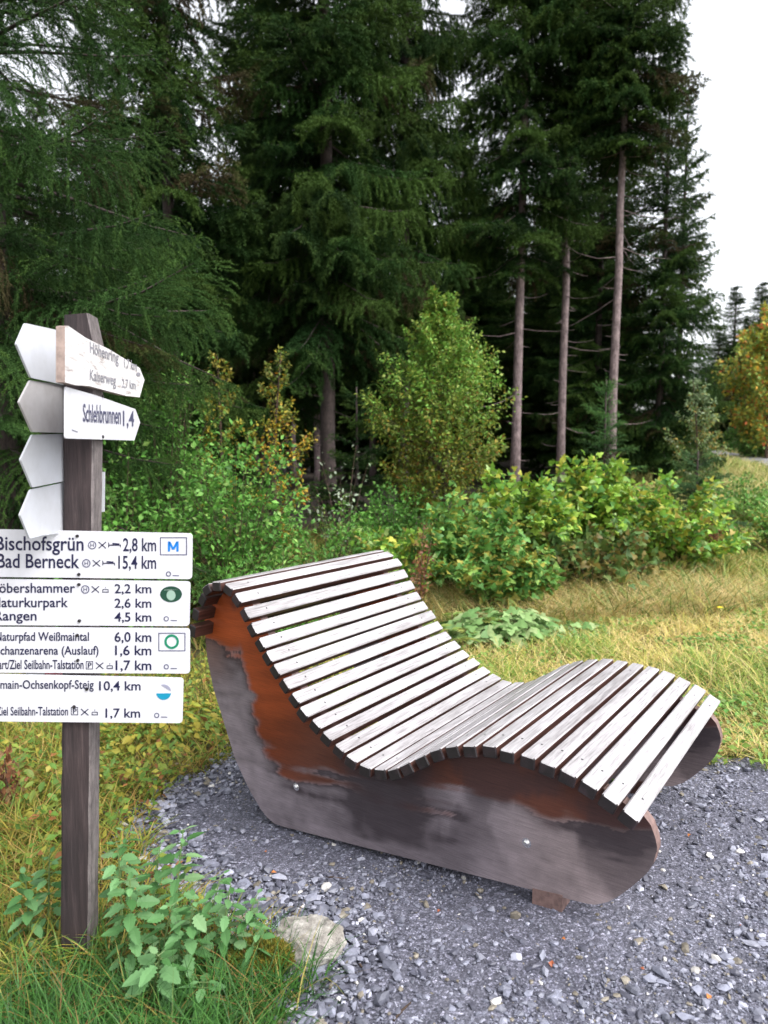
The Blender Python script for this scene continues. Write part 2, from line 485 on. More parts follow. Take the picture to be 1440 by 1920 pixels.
# ================================================================== ground
GRAVEL_PX = [(530, 1925), (556, 1865), (520, 1800), (455, 1748), (380, 1715), (275, 1655), (232, 1590), (280, 1510), (335, 1468), (400, 1434), (450, 1405)]
gp = [ground_at(*p) for p in GRAVEL_PX]
gfar = [ground_at(*p) for p in [(1240, 1440), (1330, 1418), (1395, 1418), (1440, 1440)]]
poly_g = [np.array([-1.1, -3.0]), np.array([-0.55, 0.3])] + gp + [np.array([0.05, 3.35]), np.array([0.7, 3.15])] + gfar + [np.array([3.2, 2.75]), np.array([9, 1.5]), np.array([9, -3])]
poly_g = np.array(poly_g)
def poly_dist(x, y, P):
    """signed distance, positive inside"""
    x = np.asarray(x, float); y = np.asarray(y, float)
    ins = np.zeros(x.shape, bool); dm = np.full(x.shape, 1e9)
    n = len(P)
    for i in range(n):
        (x1, y1), (x2, y2) = P[i], P[(i + 1) % n]
        cond = ((y1 > y) != (y2 > y)) & (x < (x2 - x1) * (y - y1) / (y2 - y1 + 1e-12) + x1)
        ins ^= cond
        dx, dy = x2 - x1, y2 - y1
        t = np.clip(((x - x1) * dx + (y - y1) * dy) / (dx * dx + dy * dy), 0, 1)
        dm = np.minimum(dm, np.hypot(x - x1 - t * dx, y - y1 - t * dy))
    return np.where(ins, dm, -dm)
def gravel_d(x, y):
    return poly_dist(x, y, poly_g) + 0.26 * (fbm(np.asarray(x) * 5, np.asarray(y) * 5, 3, 3) - 0.5)

def ground_mats():
    m, nt, b = new_mat('damp_slate_grit')
    v = coords(nt)
    big = noise(nt, v, 1.6, 5, 0.6); mid = noise(nt, v, 22, 6, 0.7); fine = noise(nt, v, 160, 4, 0.7)
    c = ramp(nt, fine, [(0.28, (0.052, 0.053, 0.070)), (0.5, (0.122, 0.125, 0.158)), (0.72, (0.23, 0.235, 0.29))])
    vo = N(nt, 'ShaderNodeTexVoronoi'); vo.inputs['Scale'].default_value = 95; nt.links.new(v, vo.inputs['Vector'])
    vs = N(nt, 'ShaderNodeSeparateColor'); nt.links.new(vo.outputs['Color'], vs.inputs[0])
    vo2 = N(nt, 'ShaderNodeTexVoronoi'); vo2.inputs['Scale'].default_value = 210; nt.links.new(v, vo2.inputs['Vector'])
    vs2 = N(nt, 'ShaderNodeSeparateColor'); nt.links.new(vo2.outputs['Color'], vs2.inputs[0])
    c = mixc(nt, 0.85, c, ramp(nt, vs.outputs[0], [(0.0, (0.55, 0.55, 0.58)), (0.7, (1.05, 1.05, 1.05)), (0.93, (1.7, 1.7, 1.72)), (1.0, (2.6, 2.55, 2.5))]), 'MULTIPLY')
    c = mixc(nt, 0.8, c, ramp(nt, vs2.outputs[1], [(0.0, (0.6, 0.6, 0.62)), (0.8, (1.1, 1.1, 1.1)), (0.97, (2.4, 2.4, 2.4))]), 'MULTIPLY')
    c = mixc(nt, 0.85, c, ramp(nt, mid, [(0.3, (0.62, 0.62, 0.66)), (0.7, (1.25, 1.24, 1.25))]), 'MULTIPLY')
    c = mixc(nt, 0.8, c, ramp(nt, big, [(0.35, (0.72, 0.70, 0.74)), (0.65, (1.18, 1.16, 1.14))]), 'MULTIPLY')
    nt.links.new(c, b.inputs['Base Color']); b.inputs['Roughness'].default_value = 0.7
    mm = N(nt, 'ShaderNodeMath', operation='MULTIPLY_ADD'); nt.links.new(vs.outputs[0], mm.inputs[0]); mm.inputs[1].default_value = 0.6; nt.links.new(fine, mm.inputs[2])
    bump(nt, b, mm.outputs[0], 0.7, 0.010)
    g = m
    m, nt, b = new_mat('meadow_soil')
    v = coords(nt); a = noise(nt, v, 3, 6, 0.7); f = noise(nt, v, 60, 5, 0.7)
    c = ramp(nt, a, [(0.3, (0.045, 0.045, 0.014)), (0.5, (0.085, 0.075, 0.025)), (0.7, (0.13, 0.10, 0.04))])
    c = mixc(nt, 0.8, c, ramp(nt, f, [(0.3, (0.5, 0.5, 0.5)), (0.7, (1.4, 1.4, 1.3))]), 'MULTIPLY')
    # needle litter under the spruces
    tc = N(nt, 'ShaderNodeTexCoord'); sp = N(nt, 'ShaderNodeSeparateXYZ'); nt.links.new(tc.outputs['Object'], sp.inputs[0])
    mr = N(nt, 'ShaderNodeMapRange'); nt.links.new(sp.outputs['Y'], mr.inputs[0]); mr.inputs[1].default_value = 9.0; mr.inputs[2].default_value = 12.0
    mx_ = N(nt, 'ShaderNodeMapRange'); nt.links.new(sp.outputs['X'], mx_.inputs[0]); mx_.inputs[1].default_value = 9.5; mx_.inputs[2].default_value = 7.5
    pr = N(nt, 'ShaderNodeMath', operation='MULTIPLY'); nt.links.new(mr.outputs[0], pr.inputs[0]); nt.links.new(mx_.outputs[0], pr.inputs[1])
    c = mixc(nt, pr.outputs[0], c, (0.030, 0.020, 0.013))
    nt.links.new(c, b.inputs['Base Color']); b.inputs['Roughness'].default_value = 0.9
    bump(nt, b, f, 0.8, 0.03)
    return g, m
M_grit, M_soil = ground_mats()

def axis_vals(lo, hi, flo, fhi, fine, far_n):
    a = -np.geomspace(1, 1 + flo - lo, far_n)[::-1] + 1 + flo
    c = np.geomspace(1, 1 + hi - fhi, far_n) - 1 + fhi
    return np.concatenate([a[:-1], np.arange(flo, fhi, fine), c])
gx = axis_vals(-260, 260, -2.8, 4.2, 0.045, 60); gy = axis_vals(-160, 420, 0.4, 5.6, 0.045, 70)
X, Y = np.meshgrid(gx, gy)
Z = terrain(X, Y)
gd = gravel_d(X, Y)
Z = Z + np.where(gd > 0, 0.010 * (fbm(X * 9, Y * 9, 4, 3) - 0.5), 0.02 * (fbm(X * 6, Y * 6, 4, 3) - .3) * sstep(0, .1, -gd))
V = np.stack([X, Y, Z], -1).reshape(-1, 3)
ny, nx = X.shape
idx = np.arange(nx * ny).reshape(ny, nx)
Q = np.stack([idx[:-1, :-1], idx[:-1, 1:], idx[1:, 1:], idx[1:, :-1]], -1).reshape(-1, 4)
ing = (gd.ravel()[Q].mean(1) > 0)
def submesh(name, Qs, mat):
    u_, inv = np.unique(Qs, return_inverse=True)
    return mesh_np(name, V[u_], quads=inv.reshape(-1, 4), mats=[mat], smooth=True)
tag(obj('ground', submesh('ground', Q[~ing], M_soil)), kind='structure')
tag(obj('gravel_path', submesh('gravel_path', Q[ing], M_grit)), kind='structure')

# far track on the right
def far_path():
    m, nt, b = new_mat('pale_track'); f = noise(nt, coords(nt), 8, 6, 0.7)
    nt.links.new(ramp(nt, f, [(0.3, (0.15, 0.145, 0.155)), (0.7, (0.24, 0.235, 0.25))]), b.inputs['Base Color']); b.inputs['Roughness'].default_value = 0.9
    cl = [(14.2, 17), (14.9, 22), (15.5, 26), (17.0, 32), (17.8, 37), (18.4, 44), (21, 60), (30, 80)]
    mb = MB(); cl = [np.array(c, float) for c in cl]; L, R_ = [], []
    pts = []
    for i in range(len(cl) - 1):
        for t in np.linspace(0, 1, 8, endpoint=False): pts.append(cl[i] * (1 - t) + cl[i + 1] * t)
    for i, p in enumerate(pts):
        t = nrm(pts[min(i + 1, len(pts) - 1)] - pts[max(i - 1, 0)]); n = np.array([-t[1], t[0]])
        L.append(p + n * 1.05); R_.append(p - n * 1.05)
    z = lambda p: (p[0], p[1], tz(p[0], p[1]) + 0.05)
    for i in range(len(pts) - 1): mb.poly([z(R_[i]), z(R_[i + 1]), z(L[i + 1]), z(L[i])])
    tag(mb.build('path', m), kind='structure')
far_path()

# ---- loose slate chips
def stones():
    rng = np.random.default_rng(11)
    t = (1 + 5 ** .5) / 2
    ico = nrm(np.array([[-1, t, 0], [1, t, 0], [-1, -t, 0], [1, -t, 0], [0, -1, t], [0, 1, t], [0, -1, -t], [0, 1, -t], [t, 0, -1], [t, 0, 1], [-t, 0, -1], [-t, 0, 1]], float))
    icf = np.array([[0, 11, 5], [0, 5, 1], [0, 1, 7], [0, 7, 10], [0, 10, 11], [1, 5, 9], [5, 11, 4], [11, 10, 2], [10, 7, 6], [7, 1, 8], [3, 9, 4], [3, 4, 2], [3, 2, 6], [3, 6, 8], [3, 8, 9], [4, 9, 5], [2, 4, 11], [6, 2, 10], [8, 6, 7], [9, 8, 1]])
    n = 170000
    # denser close to the camera
    y = 1.0 + 3.9 * rng.random(n) ** 1.25; x = (rng.random(n) - 0.5) * (1.5 + 1.35 * y) + 0.1 * y
    d = gravel_d(x, y)
    ok = (d > -0.16) & (rng.random(n) < np.clip(.62 + d * 5, .04, 1))
    x, y, d = x[ok], y[ok], d[ok]
    dens = fbm(x * 2.3, y * 2.3, 5, 3)
    bank = sstep(0.55, 0.1, d) * (x < 0.3)
    keep = rng.random(len(x)) < np.clip(0.36 + 3.4 * (dens - 0.45) + 0.7 * bank, 0.16, 1)
    x, y, d, bank = x[keep], y[keep], d[keep], bank[keep]
    n = len(x)
    r = 0.0022 + 0.0032 * rng.random(n) ** 2 + 0.008 * rng.random(n) ** 8 + 0.018 * rng.random(n) ** 30
    r = np.minimum(r * (0.92 + 0.8 * bank), .024)
    J = ico[None] * (0.72 + 0.5 * rng.random((n, 12, 1))) + rng.normal(size=(n, 12, 3)) * 0.12
    sc = np.stack([0.8 + 0.7 * rng.random(n), 0.6 + 0.4 * rng.random(n), 0.28 + 0.42 * rng.random(n)], -1)
    J = J * sc[:, None] * r[:, None, None]
    az = rng.random(n) * 2 * PI; tilt = rng.normal(size=n) * 0.30
    ct, st = np.cos(tilt)[:, None], np.sin(tilt)[:, None]
    a, b_, c = J[..., 0], J[..., 1] * ct - J[..., 2] * st, J[..., 1] * st + J[..., 2] * ct
    ca, sa = np.cos(az)[:, None], np.sin(az)[:, None]
    Vx = np.stack([a * ca - b_ * sa + x[:, None], a * sa + b_ * ca + y[:, None], c + (terrain(x, y) + r * sc[:, 2] * (0.25 + .5 * rng.random(n)) + bank * 0.012 * rng.random(n))[:, None]], -1).reshape(-1, 3)
    T = (np.arange(n)[:, None, None] * 12 + icf[None]).reshape(-1, 3)
    pal = [(0.118, 0.122, 0.158), (0.178, 0.184, 0.235), (0.070, 0.071, 0.096), (0.28, 0.286, 0.35), (0.17, 0.15, 0.12), (0.50, 0.48, 0.46)]
    col = pick(rng, pal, n, [5, 5, 4, 2.4, 1.1, 0.3], 0.25)
    tag(obj('gravel_chips', mesh_np('gravel_chips', Vx, tris=T, mats=[M_stone], col=np.repeat(col, 20, 0))), 'loose grey slate chips covering the ground round the lounger', 'gravel', kind='stuff')
stones()

# ================================================================== lounger
def lounger():
    Np = {2: (412.5, 1089), 3: (434.4, 1103.8), 4: (452, 1128.8), 5: (466.7, 1160), 6: (480.2, 1189.2), 7: (495.8, 1215.2), 8: (509.8, 1241.3), 9: (525, 1265), 10: (541.7, 1293), 11: (561, 1318.6), 12: (580, 1343.6), 13: (600.4, 1366.3), 14: (622.3, 1388), 15: (646.3, 1411), 16: (670.2, 1428.8), 17: (694.2, 1442), 18: (721.3, 1446), 19: (745.3, 1439.6), 20: (768, 1428), 21: (794.2, 1414.5), 22: (823.8, 1403.5), 23: (856.3, 1398.3), 24: (890.6, 1399), 25: (927, 1402.8), 26: (963.5, 1411.3), 27: (1002, 1422.8), 28: (1042, 1438.5), 29: (1081.5, 1457.5), 30: (1120.6, 1481.5), 31: (1160.2, 1509.2), 32: (1198.8, 1540.8)}
    c0 = 1.6563 * SC
    prof = []
    for k in sorted(Np):
        p = on_plane(*Np[k], CAM + VD * c0, VD) - CAM
        prof.append((float(p @ UD), p[2] + CAMZ))
    prof = np.array(prof)
    # the roll behind the head end
    back = np.array([(-2.085, -.640), (-2.074, -.577), (-2.041, -.518), (-1.985, -.472)]) * SC + np.array([0, CAMZ])
    prof = np.concatenate([back, prof])
    # ease the measured points a little
    sm = prof.copy(); sm[1:-1] = 0.25 * prof[:-2] + 0.5 * prof[1:-1] + 0.25 * prof[2:]
    prof = 0.45 * prof + 0.55 * sm
    org = np.array([0, 0, 0.0]); yaw = math.atan2(UD[1], UD[0])
    o0 = UD * prof[:, 0].mean() + VD * (c0 + 0.6)
    root = empty('wave_lounger', (o0[0], o0[1], 0.0), yaw)
    tag(root, 'wide wave shaped park lounger with pale weathered slats on stained plywood sides', 'lounger')
    sx = prof[:, 0].mean()
    loc = lambda s, t, z: (s - sx, t - c0 - 0.6, z)      # bench frame (t counted from the near slat ends at c0)
    rng = np.random.default_rng(3)
    mb = MB(); th, wd, ch = 0.041, 0.0525, 0.004
    under = []
    for i in range(len(prof)):
        a = prof[max(i - 1, 0)]; b = prof[min(i + 1, len(prof) - 1)]
        T = nrm(b - a)
        if 0 < i:   # the slat lies between its own corner and the one behind
            T = nrm(0.6 * nrm(prof[i] - prof[i - 1]) + 0.4 * T)
        Nn = np.array([-T[1], T[0]])
        w = wd * (1 + 0.015 * rng.normal()); j0 = 0.004 * rng.normal(); j1 = 0.004 * rng.normal(); dz = 0.0012 * rng.normal()
        p = prof[i] + Nn * dz
        sec = [p - T * ch, p - T * (w - ch), p - T * w - Nn * ch, p - T * w - Nn * (th - ch), p - T * (w - ch) - Nn * th, p - T * ch - Nn * th, p - Nn * (th - ch), p - Nn * ch]
        t0, t1 = c0 + j0, c0 + SC + j1
        b0 = len(mb.v)
        for t in (t0 + ch, t1 - ch):
            for q in sec: mb.v.append(loc(q[0], t, q[1]))
        ctr = sum(sec) / 8
        for t in (t0, t1):
            for q in sec:
                e = ctr + (q - ctr) * 0.86; mb.v.append(loc(e[0], t, e[1]))
        for k in range(8):
            k2 = (k + 1) % 8
            m_ = 0 if k in (0, 7, 1) else 1
            mb.f.append((b0 + k, b0 + k2, b0 + 8 + k2, b0 + 8 + k)); mb.m.append(m_)
            mb.f.append((b0 + k2, b0 + k, b0 + 16 + k, b0 + 16 + k2)); mb.m.append(2 if k else 0)
            mb.f.append((b0 + 8 + k, b0 + 8 + k2, b0 + 24 + k2, b0 + 24 + k)); mb.m.append(2 if k else 0)
        mb.f.append(tuple(b0 + 16 + k for k in range(8))); mb.m.append(2)
        mb.f.append(tuple(b0 + 24 + k for k in range(7, -1, -1))); mb.m.append(2)
        mid = p - T * w * 0.5
        for t in (c0 + 0.118, c0 + SC - 0.118):
            cc = mid + Nn * 0.0008; r = 0.0042
            mb.poly([loc(cc[0] + T[0] * r * math.cos(q), t + r * math.sin(q), cc[1] + T[1] * r * math.cos(q)) for q in np.linspace(0, 2 * PI, 8, endpoint=False)], 3)
        under.append(mid - Nn * (th - 0.002))
    mb.build('slatted_seat', [M_slat, M_slside, M_slend, M_screw], root)
    under = np.array(under)
    # plywood sides -----------------------------------------------------
    lower = np.array([(-2.104, -.700), (-2.096, -.785), (-2.063, -.905), (-2.006, -1.029), (-1.95, -1.151), (-1.905, -1.215), (-1.866, -1.262), (-1.815, -1.312), (-1.784, -1.332), (-1.744, -1.346), (-1.69, -1.3415), (-.60, -1.194), (-.571, -1.188), (-.535, -1.165), (-.509, -1.139), (-.482, -1.108), (-.458, -1.076), (-.440, -1.05), (-.427, -1.023), (-.421, -.99)]) * SC + np.array([0, CAMZ])
    s0, s1 = -2.106 * SC, -0.4195 * SC
    ucv = under[np.argsort(under[:, 0])]
    ucv = ucv[(ucv[:, 0] > -2.04 * SC) & (ucv[:, 0] < -0.47 * SC)]
    upper = np.concatenate([np.array([(-2.106, -.665), (-2.099, -.615), (-2.075, -.565), (-2.05, -.53)]) * SC + np.array([0, CAMZ]), ucv, np.array([(-.455, -.905), (-.436, -.925), (-.424, -.955), (-.4195, -.975)]) * SC + np.array([0, CAMZ])])
    ns, nz_ = 240, 80
    ss = s0 + (s1 - s0) * (0.5 - 0.5 * np.cos(PI * np.linspace(0, 1, ns))) 
    zb_ = np.interp(ss, lower[:, 0], lower[:, 1]); zt = np.interp(ss, upper[:, 0], upper[:, 1]); zt = np.maximum(zt, zb_ + 0.002)
    zb_[0] = zt[0] - 0.03
    S_, K = np.meshgrid(ss, np.linspace(0, 1, nz_), indexing='ij')
    Zg = zb_[:, None] + (zt - zb_)[:, None] * K
    # staining: bare reddish wood where the slats keep the rain off, silver-grey elsewhere
    dmin = np.full(S_.shape, 9.0)
    for q in prof: dmin = np.minimum(dmin, np.hypot(S_ - q[0], Zg - q[1]))
    su = S_ / SC
    Dd = np.interp(su, [-2.1, -1.95, -1.8, -1.7, -1.55, -1.4, -1.2, -1.0, -.7, -.5, -.42], [.07, .20, .40, .40, .30, .20, .14, .20, .22, .13, .02])
    nz1 = fbm(S_ * 4.0, Zg * 9.0, 0, 4) - 0.5; nz2 = fbm(S_ * 14, Zg * 5, 2, 4) - 0.5; nz3 = fbm(S_ * 2.1 + 7, Zg * 2.6, 4, 4)
    nst = fbm(S_ * 1.6 + 2, (Zg - .135 * S_) * 30, 3, 4) - 0.5
    e = dmin - Dd - 0.20 * nz1 - 0.06 * nz2 - 0.17 * nst
    grey = sstep(-0.05, 0.035, e)
    rim = np.exp(-np.maximum(e - .012, 0) / 0.045) * (e > 0.0) * sstep(.35, .6, fbm(S_ * 3.3, Zg * 3.3, 5, 3) + .18)
    red = np.stack([0.285 + 0 * S_, 0.056 + 0 * S_, 0.014 + 0 * S_], -1) * (0.62 + 1.0 * np.clip(.5 + 1.6 * nst, 0, 1)[..., None] * .4 + 0.75 * (fbm(S_ * 3, Zg * 7, 1, 4)[..., None] - 0.25))
    tone = sstep(-1.72, -1.42, su + .35 * (CAMZ - .85 * SC - Zg))[..., None]
    red = red * (1 - .55 * sstep(CAMZ - .82 * SC, CAMZ - 1.05 * SC, Zg + .1 * nz1)[..., None])
    red = red * (1 - tone) + np.array([0.10, 0.034, 0.022]) * tone * (0.7 + 0.7 * fbm(S_ * 5, Zg * 9, 3, 3)[..., None])
    gry = np.array([0.215, 0.182, 0.205]) * (0.50 + 0.75 * (fbm(S_ * 5, Zg * 7, 6, 5)[..., None] - 0.1) + 0.55 * (nst[..., None] + .15) + .35 * (fbm(S_ * 26, Zg * 30, 2, 3)[..., None] - .4))
    warm = sstep(-1.0, -.6, su)[..., None]
    gry = gry * (1 - warm * np.array([-.10, -.04, .06]))
    top_rear = (sstep(-1.9, -2.05, su) * sstep(CAMZ - 0.95 * SC, CAMZ - 0.7 * SC, Zg))[..., None]
    gry = gry * (1 - top_rear) + np.array([0.15, 0.085, 0.075]) * top_rear * (0.7 + 0.7 * fbm(S_ * 6, Zg * 16, 1, 3)[..., None])
    colr = red * (1 - grey[..., None]) + gry * grey[..., None]
    # run-off below the lowest slats, and a few tide marks
    wet = np.exp(-((su + 1.245 + 0.10 * (nz1 + nz2)) / 0.165) ** 4) * sstep(.06, -.06, dmin - .38 - .25 * nz1)
    wet2 = sstep(0.52, 0.62, nz3 + 0.25 * nz2) * sstep(.55, .25, dmin) * 0.55
    wet3 = np.exp(-(((su + .505) / .085) ** 2 + (((Zg - CAMZ) / SC + 1.0 - .14 * (su + .5)) / .036) ** 2) ** 2) * 0.75
    dk = np.clip(np.maximum(np.maximum(wet * .93, wet2), wet3) + 0.85 * rim, 0, .9)[..., None]
    colr = colr * (1 - dk) + np.array([0.032, 0.024, 0.030]) * dk
    thick = 0.042
    def side(name_t0):
        Vs = []; nn = ns * nz_
        for t in (name_t0, name_t0 + thick):
            Vs.append(np.stack([S_ - sx, np.full_like(S_, t - c0 - 0.6), Zg], -1).reshape(-1, 3))
        Vv = np.concatenate(Vs)
        id_ = np.arange(nn).reshape(ns, nz_)
        Qf = np.stack([id_[:-1, :-1], id_[1:, :-1], id_[1:, 1:], id_[:-1, 1:]], -1).reshape(-1, 4)
        Qb = Qf[:, ::-1] + nn
        loop = np.concatenate([id_[:, 0], id_[-1, 1:], id_[-2::-1, -1], id_[0, -2:0:-1]])
        l2 = np.roll(loop, -1)
        Qr = np.stack([l2, loop, loop + nn, l2 + nn], -1)
        mi = np.concatenate([np.zeros(len(Qf) * 2, int), np.ones(len(Qr), int)])
        cc = np.concatenate([colr.reshape(-1, 3)] * 2)
        return mesh_np('side_panel', Vv, quads=np.concatenate([Qf, Qb, Qr]), mats=[M_panel, M_paneledge], col=cc, mi=mi)
    tn = c0 + 0.08 * SC; tf = c0 + SC - 0.08 * SC - thick
    pn = obj('side_panel', side(tn), root); pf = obj('side_panel', side(tf), root)
    for px, py in ((556, 1475), (988, 1580)):
        q = on_plane(px, py, CAM + VD * tn, VD) - CAM; s_, z_ = float(q @ UD), q[2] + CAMZ
        for par, t, d in ((pn, tn, -1), (pf, tf + thick, 1)):
            b = MB()
            for r0, r1, h0, h1 in ((.0165, .0165, 0, .002), (.0105, .0095, .002, .006), (.0095, .005, .006, .0095)):
                b.tube([loc(s_, t + d * h0, z_), loc(s_, t + d * h1, z_)], [r0, r1], 14)
            b.build('bolt', M_steel, par, smooth=False)
        # the rail that the bolts hold, between the two sides
        b = MB()
        y0, y1 = tn + thick, tf
        b.prism([loc(s_ - .03, y0, z_ - .045), loc(s_ + .03, y0, z_ - .045), loc(s_ + .03, y0, z_ + .045), loc(s_ - .03, y0, z_ + .045)], (0, y1 - y0, 0))
        b.build('cross_rail', M_slside, root)
    # packing block under the raised front corner
    q = on_plane(1040, 1688, CAM + VD * (tn + 0.004), VD) - CAM; s_, z_ = float(q @ UD), q[2] + CAMZ
    for t in (tn - 0.004, tf - 0.01):
        zz = np.interp(s_, lower[:, 0], lower[:, 1])
        b = MB(); b.prism([loc(s_ - .075, t, zz - .075), loc(s_ + .028, t, zz - .085), loc(s_ + .028, t, zz + .012), loc(s_ - .075, t, zz - .004)], (0, .07, 0))
        b.build('packing_block', M_paneledge if t < tn else M_slside, root)
lounger()

# ================================================================== signpost
def signpost():
    YP = 2.06; yawf = rad(5)
    e1 = np.array([math.cos(yawf), math.sin(yawf), 0]); nf = np.array([math.sin(yawf), -math.cos(yawf), 0.0]); e3 = np.array([0, 0, 1.0])
    base = on_plane(113, 1795, (0, YP, 0), np.array([0, 1.0, 0])); top = on_plane(119, 590, (0, YP, 0), np.array([0, 1.0, 0]))
    lean = (top - base) / (top[2] - base[2])
    wdt, dep = 0.088, 0.088
    root = empty('signpost', (base[0] + .044, base[1] + .044, tz(base[0], base[1])), 0)
    ro = np.array(root.location)
    tag(root, 'dark square wooden signpost carrying white hiking direction boards', 'signpost')
    P = lambda p: tuple(np.asarray(p) - ro)
    fl = lambda z: base + lean * (z - base[2])                # front left edge
    zg = float(ro[2]) - 0.12
    mb = MB(); hs = [zg, .5, 1.0, 1.5, top[2] - 0.06]
    rng = np.random.default_rng(8)
    b0 = 0
    cs = 0.006
    ring = lambda z: [fl(z) + e1 * cs, fl(z) + e1 * (wdt - cs), fl(z) + e1 * wdt - nf * cs, fl(z) + e1 * wdt - nf * (dep - cs), fl(z) + e1 * (wdt - cs) - nf * dep, fl(z) + e1 * cs - nf * dep, fl(z) - nf * (dep - cs), fl(z) - nf * cs]
    zs = np.linspace(zg, top[2] - .075, 30)
    rings = []
    for z in zs:
        r = [q + np.append(rng.normal(size=2) * 0.0009, 0) for q in ring(z)]; rings.append(r)
    # sloping top: the right side is cut back
    r = []
    for k, q in enumerate(ring(top[2])):
        a = np.dot(q - fl(top[2]), e1) / wdt
        if a > .5: q = q - e1 * 0.018 + np.array([0, 0, 0.006])
        r.append(q)
    rings.append(r)
    for r in rings: mb.v += [P(q) for q in r]
    for i in range(len(rings) - 1):
        for k in range(8):
            k2 = (k + 1) % 8
            mb.f.append((i * 8 + k, i * 8 + k2, i * 8 + 8 + k2, i * 8 + 8 + k)); mb.m.append(1 if k in (1, 2, 3) else 0)
    o = (len(rings) - 1) * 8
    mb.f.append(tuple(o + k for k in range(8))); mb.m.append(0)
    mb.build('post', [M_post, M_postlit], root)

    # --- boards drawn as px outlines on a plane, with real thickness
    def board_mesh(outline, P0, n, thick, mats, name, label, rnd=0.0, side_mi=0, marks=None, subs=()):
        n = np.asarray(n, float)
        pts = [on_plane(px, py, P0, n) for px, py in outline]
        if rnd:
            out = []
            m = len(pts)
            for i in range(m):
                a, b, c = pts[i - 1], pts[i], pts[(i + 1) % m]
                d1, d2 = nrm(a - b), nrm(c - b); r_ = min(rnd, .45 * np.linalg.norm(a - b), .45 * np.linalg.norm(c - b))
                for t in np.linspace(0, 1, 6):
                    p1, p2 = b + d1 * r_ * (1 - t), b + d2 * r_ * t
                    out.append(p1 * (1 - t) + p2 * t)
            pts = out
        b = MB(); b.prism([P(p) for p in pts], tuple(-n * thick), 0, side_mi)
        if marks: marks(b, P0, n)
        o = b.build(name, mats, root)
        if label: o['label'] = label
        return o
    OFF = 0.0012
    def pxp(px, py, P0, n): return on_plane(px, py, P0, n) + np.asarray(n) * OFF
    _tc = {}
    def text_geo(s):
        if s in _tc: return _tc[s]
        cu = bpy.data.curves.new('lettering', 'FONT'); cu.body = s; cu.size = 1.0; cu.resolution_u = 3; cu.offset = 0.013
        ob = bpy.data.objects.new('lettering', cu); C.objects.link(ob)
        bpy.context.view_layer.update()
        me = bpy.data.meshes.new_from_object(ob.evaluated_get(bpy.context.evaluated_depsgraph_get()))
        v = [tuple(q.co) for q in me.vertices]; f = [tuple(p.vertices) for p in me.polygons]
        bpy.data.objects.remove(ob); bpy.data.curves.remove(cu); bpy.data.meshes.remove(me)
        _tc[s] = (v, f); return v, f
    CAPH = max(q[1] for q in text_geo('H')[0])
    def put_text(b, s, x0, x1, yb, cap, P0, n, mi, skew=0.0, bold=0.0):
        v, f = text_geo(s)
        xs = [q[0] for q in v]; a, w = min(xs), max(xs) - min(xs)
        vs = [P(pxp(x0 + (q[0] - a) / w * (x1 - x0), yb - q[1] / CAPH * cap + skew * (q[0] - a) / w, P0, n)) for q in v]
        b.add(vs, f, mi)
        if bold:
            b.add([tuple(np.array(q) + np.array(e1) * bold + np.asarray(n) * .0003) for q in vs], f, mi)
    def line(b, x0, y0, x1, y1, w, P0, n, mi):
        dx, dy = x1 - x0, y1 - y0; L = math.hypot(dx, dy); ox, oy = -dy / L * w / 2, dx / L * w / 2
        b.poly([P(pxp(*q, P0, n)) for q in ((x0 + ox, y0 + oy), (x1 + ox, y1 + oy), (x1 - ox, y1 - oy), (x0 - ox, y0 - oy))], mi)
    def rect(b, x0, y0, x1, y1, w, P0, n, mi):
        line(b, x0 - w / 2, y0, x1 + w / 2, y0, w, P0, n, mi); line(b, x0 - w / 2, y1, x1 + w / 2, y1, w, P0, n, mi)
        line(b, x0, y0 + w / 2, x0, y1 - w / 2, w, P0, n, mi); line(b, x1, y0 + w / 2, x1, y1 - w / 2, w, P0, n, mi)
    def disc(b, cx, cy, rx, ry, P0, n, mi, a0=0, a1=2 * PI, up=0.0):
        k = 28; full = a1 - a0 > 6.2
        b.poly([tuple(np.array(P(pxp(cx + rx * math.cos(a), cy - ry * math.sin(a), P0, n))) + np.asarray(n) * up) for a in np.linspace(a0, a1, k, endpoint=not full)], mi)
    def ring_(b, cx, cy, r, w, P0, n, mi):
        k = 28
        A = np.linspace(0, 2 * PI, k, endpoint=False)
        for i in range(k):
            a, c = A[i], A[(i + 1) % k]
            b.poly([P(pxp(cx + q * math.cos(t), cy - q * math.sin(t), P0, n)) for q, t in ((r + w / 2, a), (r + w / 2, c), (r - w / 2, c), (r - w / 2, a))], mi)
    def bolt(b, x, y, P0, n):
        q = on_plane(x, y, P0, n); b.tube([P(q - np.asarray(n) * .001), P(q + np.asarray(n) * .004)], [.0052, .0045], 10, 7)
    def stop(b, x, y, P0, n):      # bus stop: H in a ring
        ring_(b, x, y, 7, 1.8, P0, n, 2); line(b, x - 2.6, y - 3.6, x - 2.6, y + 3.6, 1.2, P0, n, 2); line(b, x + 2.6, y - 3.6, x + 2.6, y + 3.6, 1.2, P0, n, 2); line(b, x - 2.6, y, x + 2.6, y, 1.2, P0, n, 2)
    def cutlery(b, x, y, P0, n):
        line(b, x - 7, y - 6, x + 7, y + 6, 1.8, P0, n, 1); line(b, x + 7, y - 6, x - 7, y + 6, 1.8, P0, n, 1)
    def bed(b, x, y, P0, n):
        line(b, x - 11, y, x + 11, y, 2.0, P0, n, 1); line(b, x - 11, y - 5, x - 11, y + 4, 1.6, P0, n, 1); line(b, x + 11, y - 1, x + 11, y + 4, 1.6, P0, n, 1); line(b, x - 4, y - 3, x + 9, y - 2, 2.6, P0, n, 1)
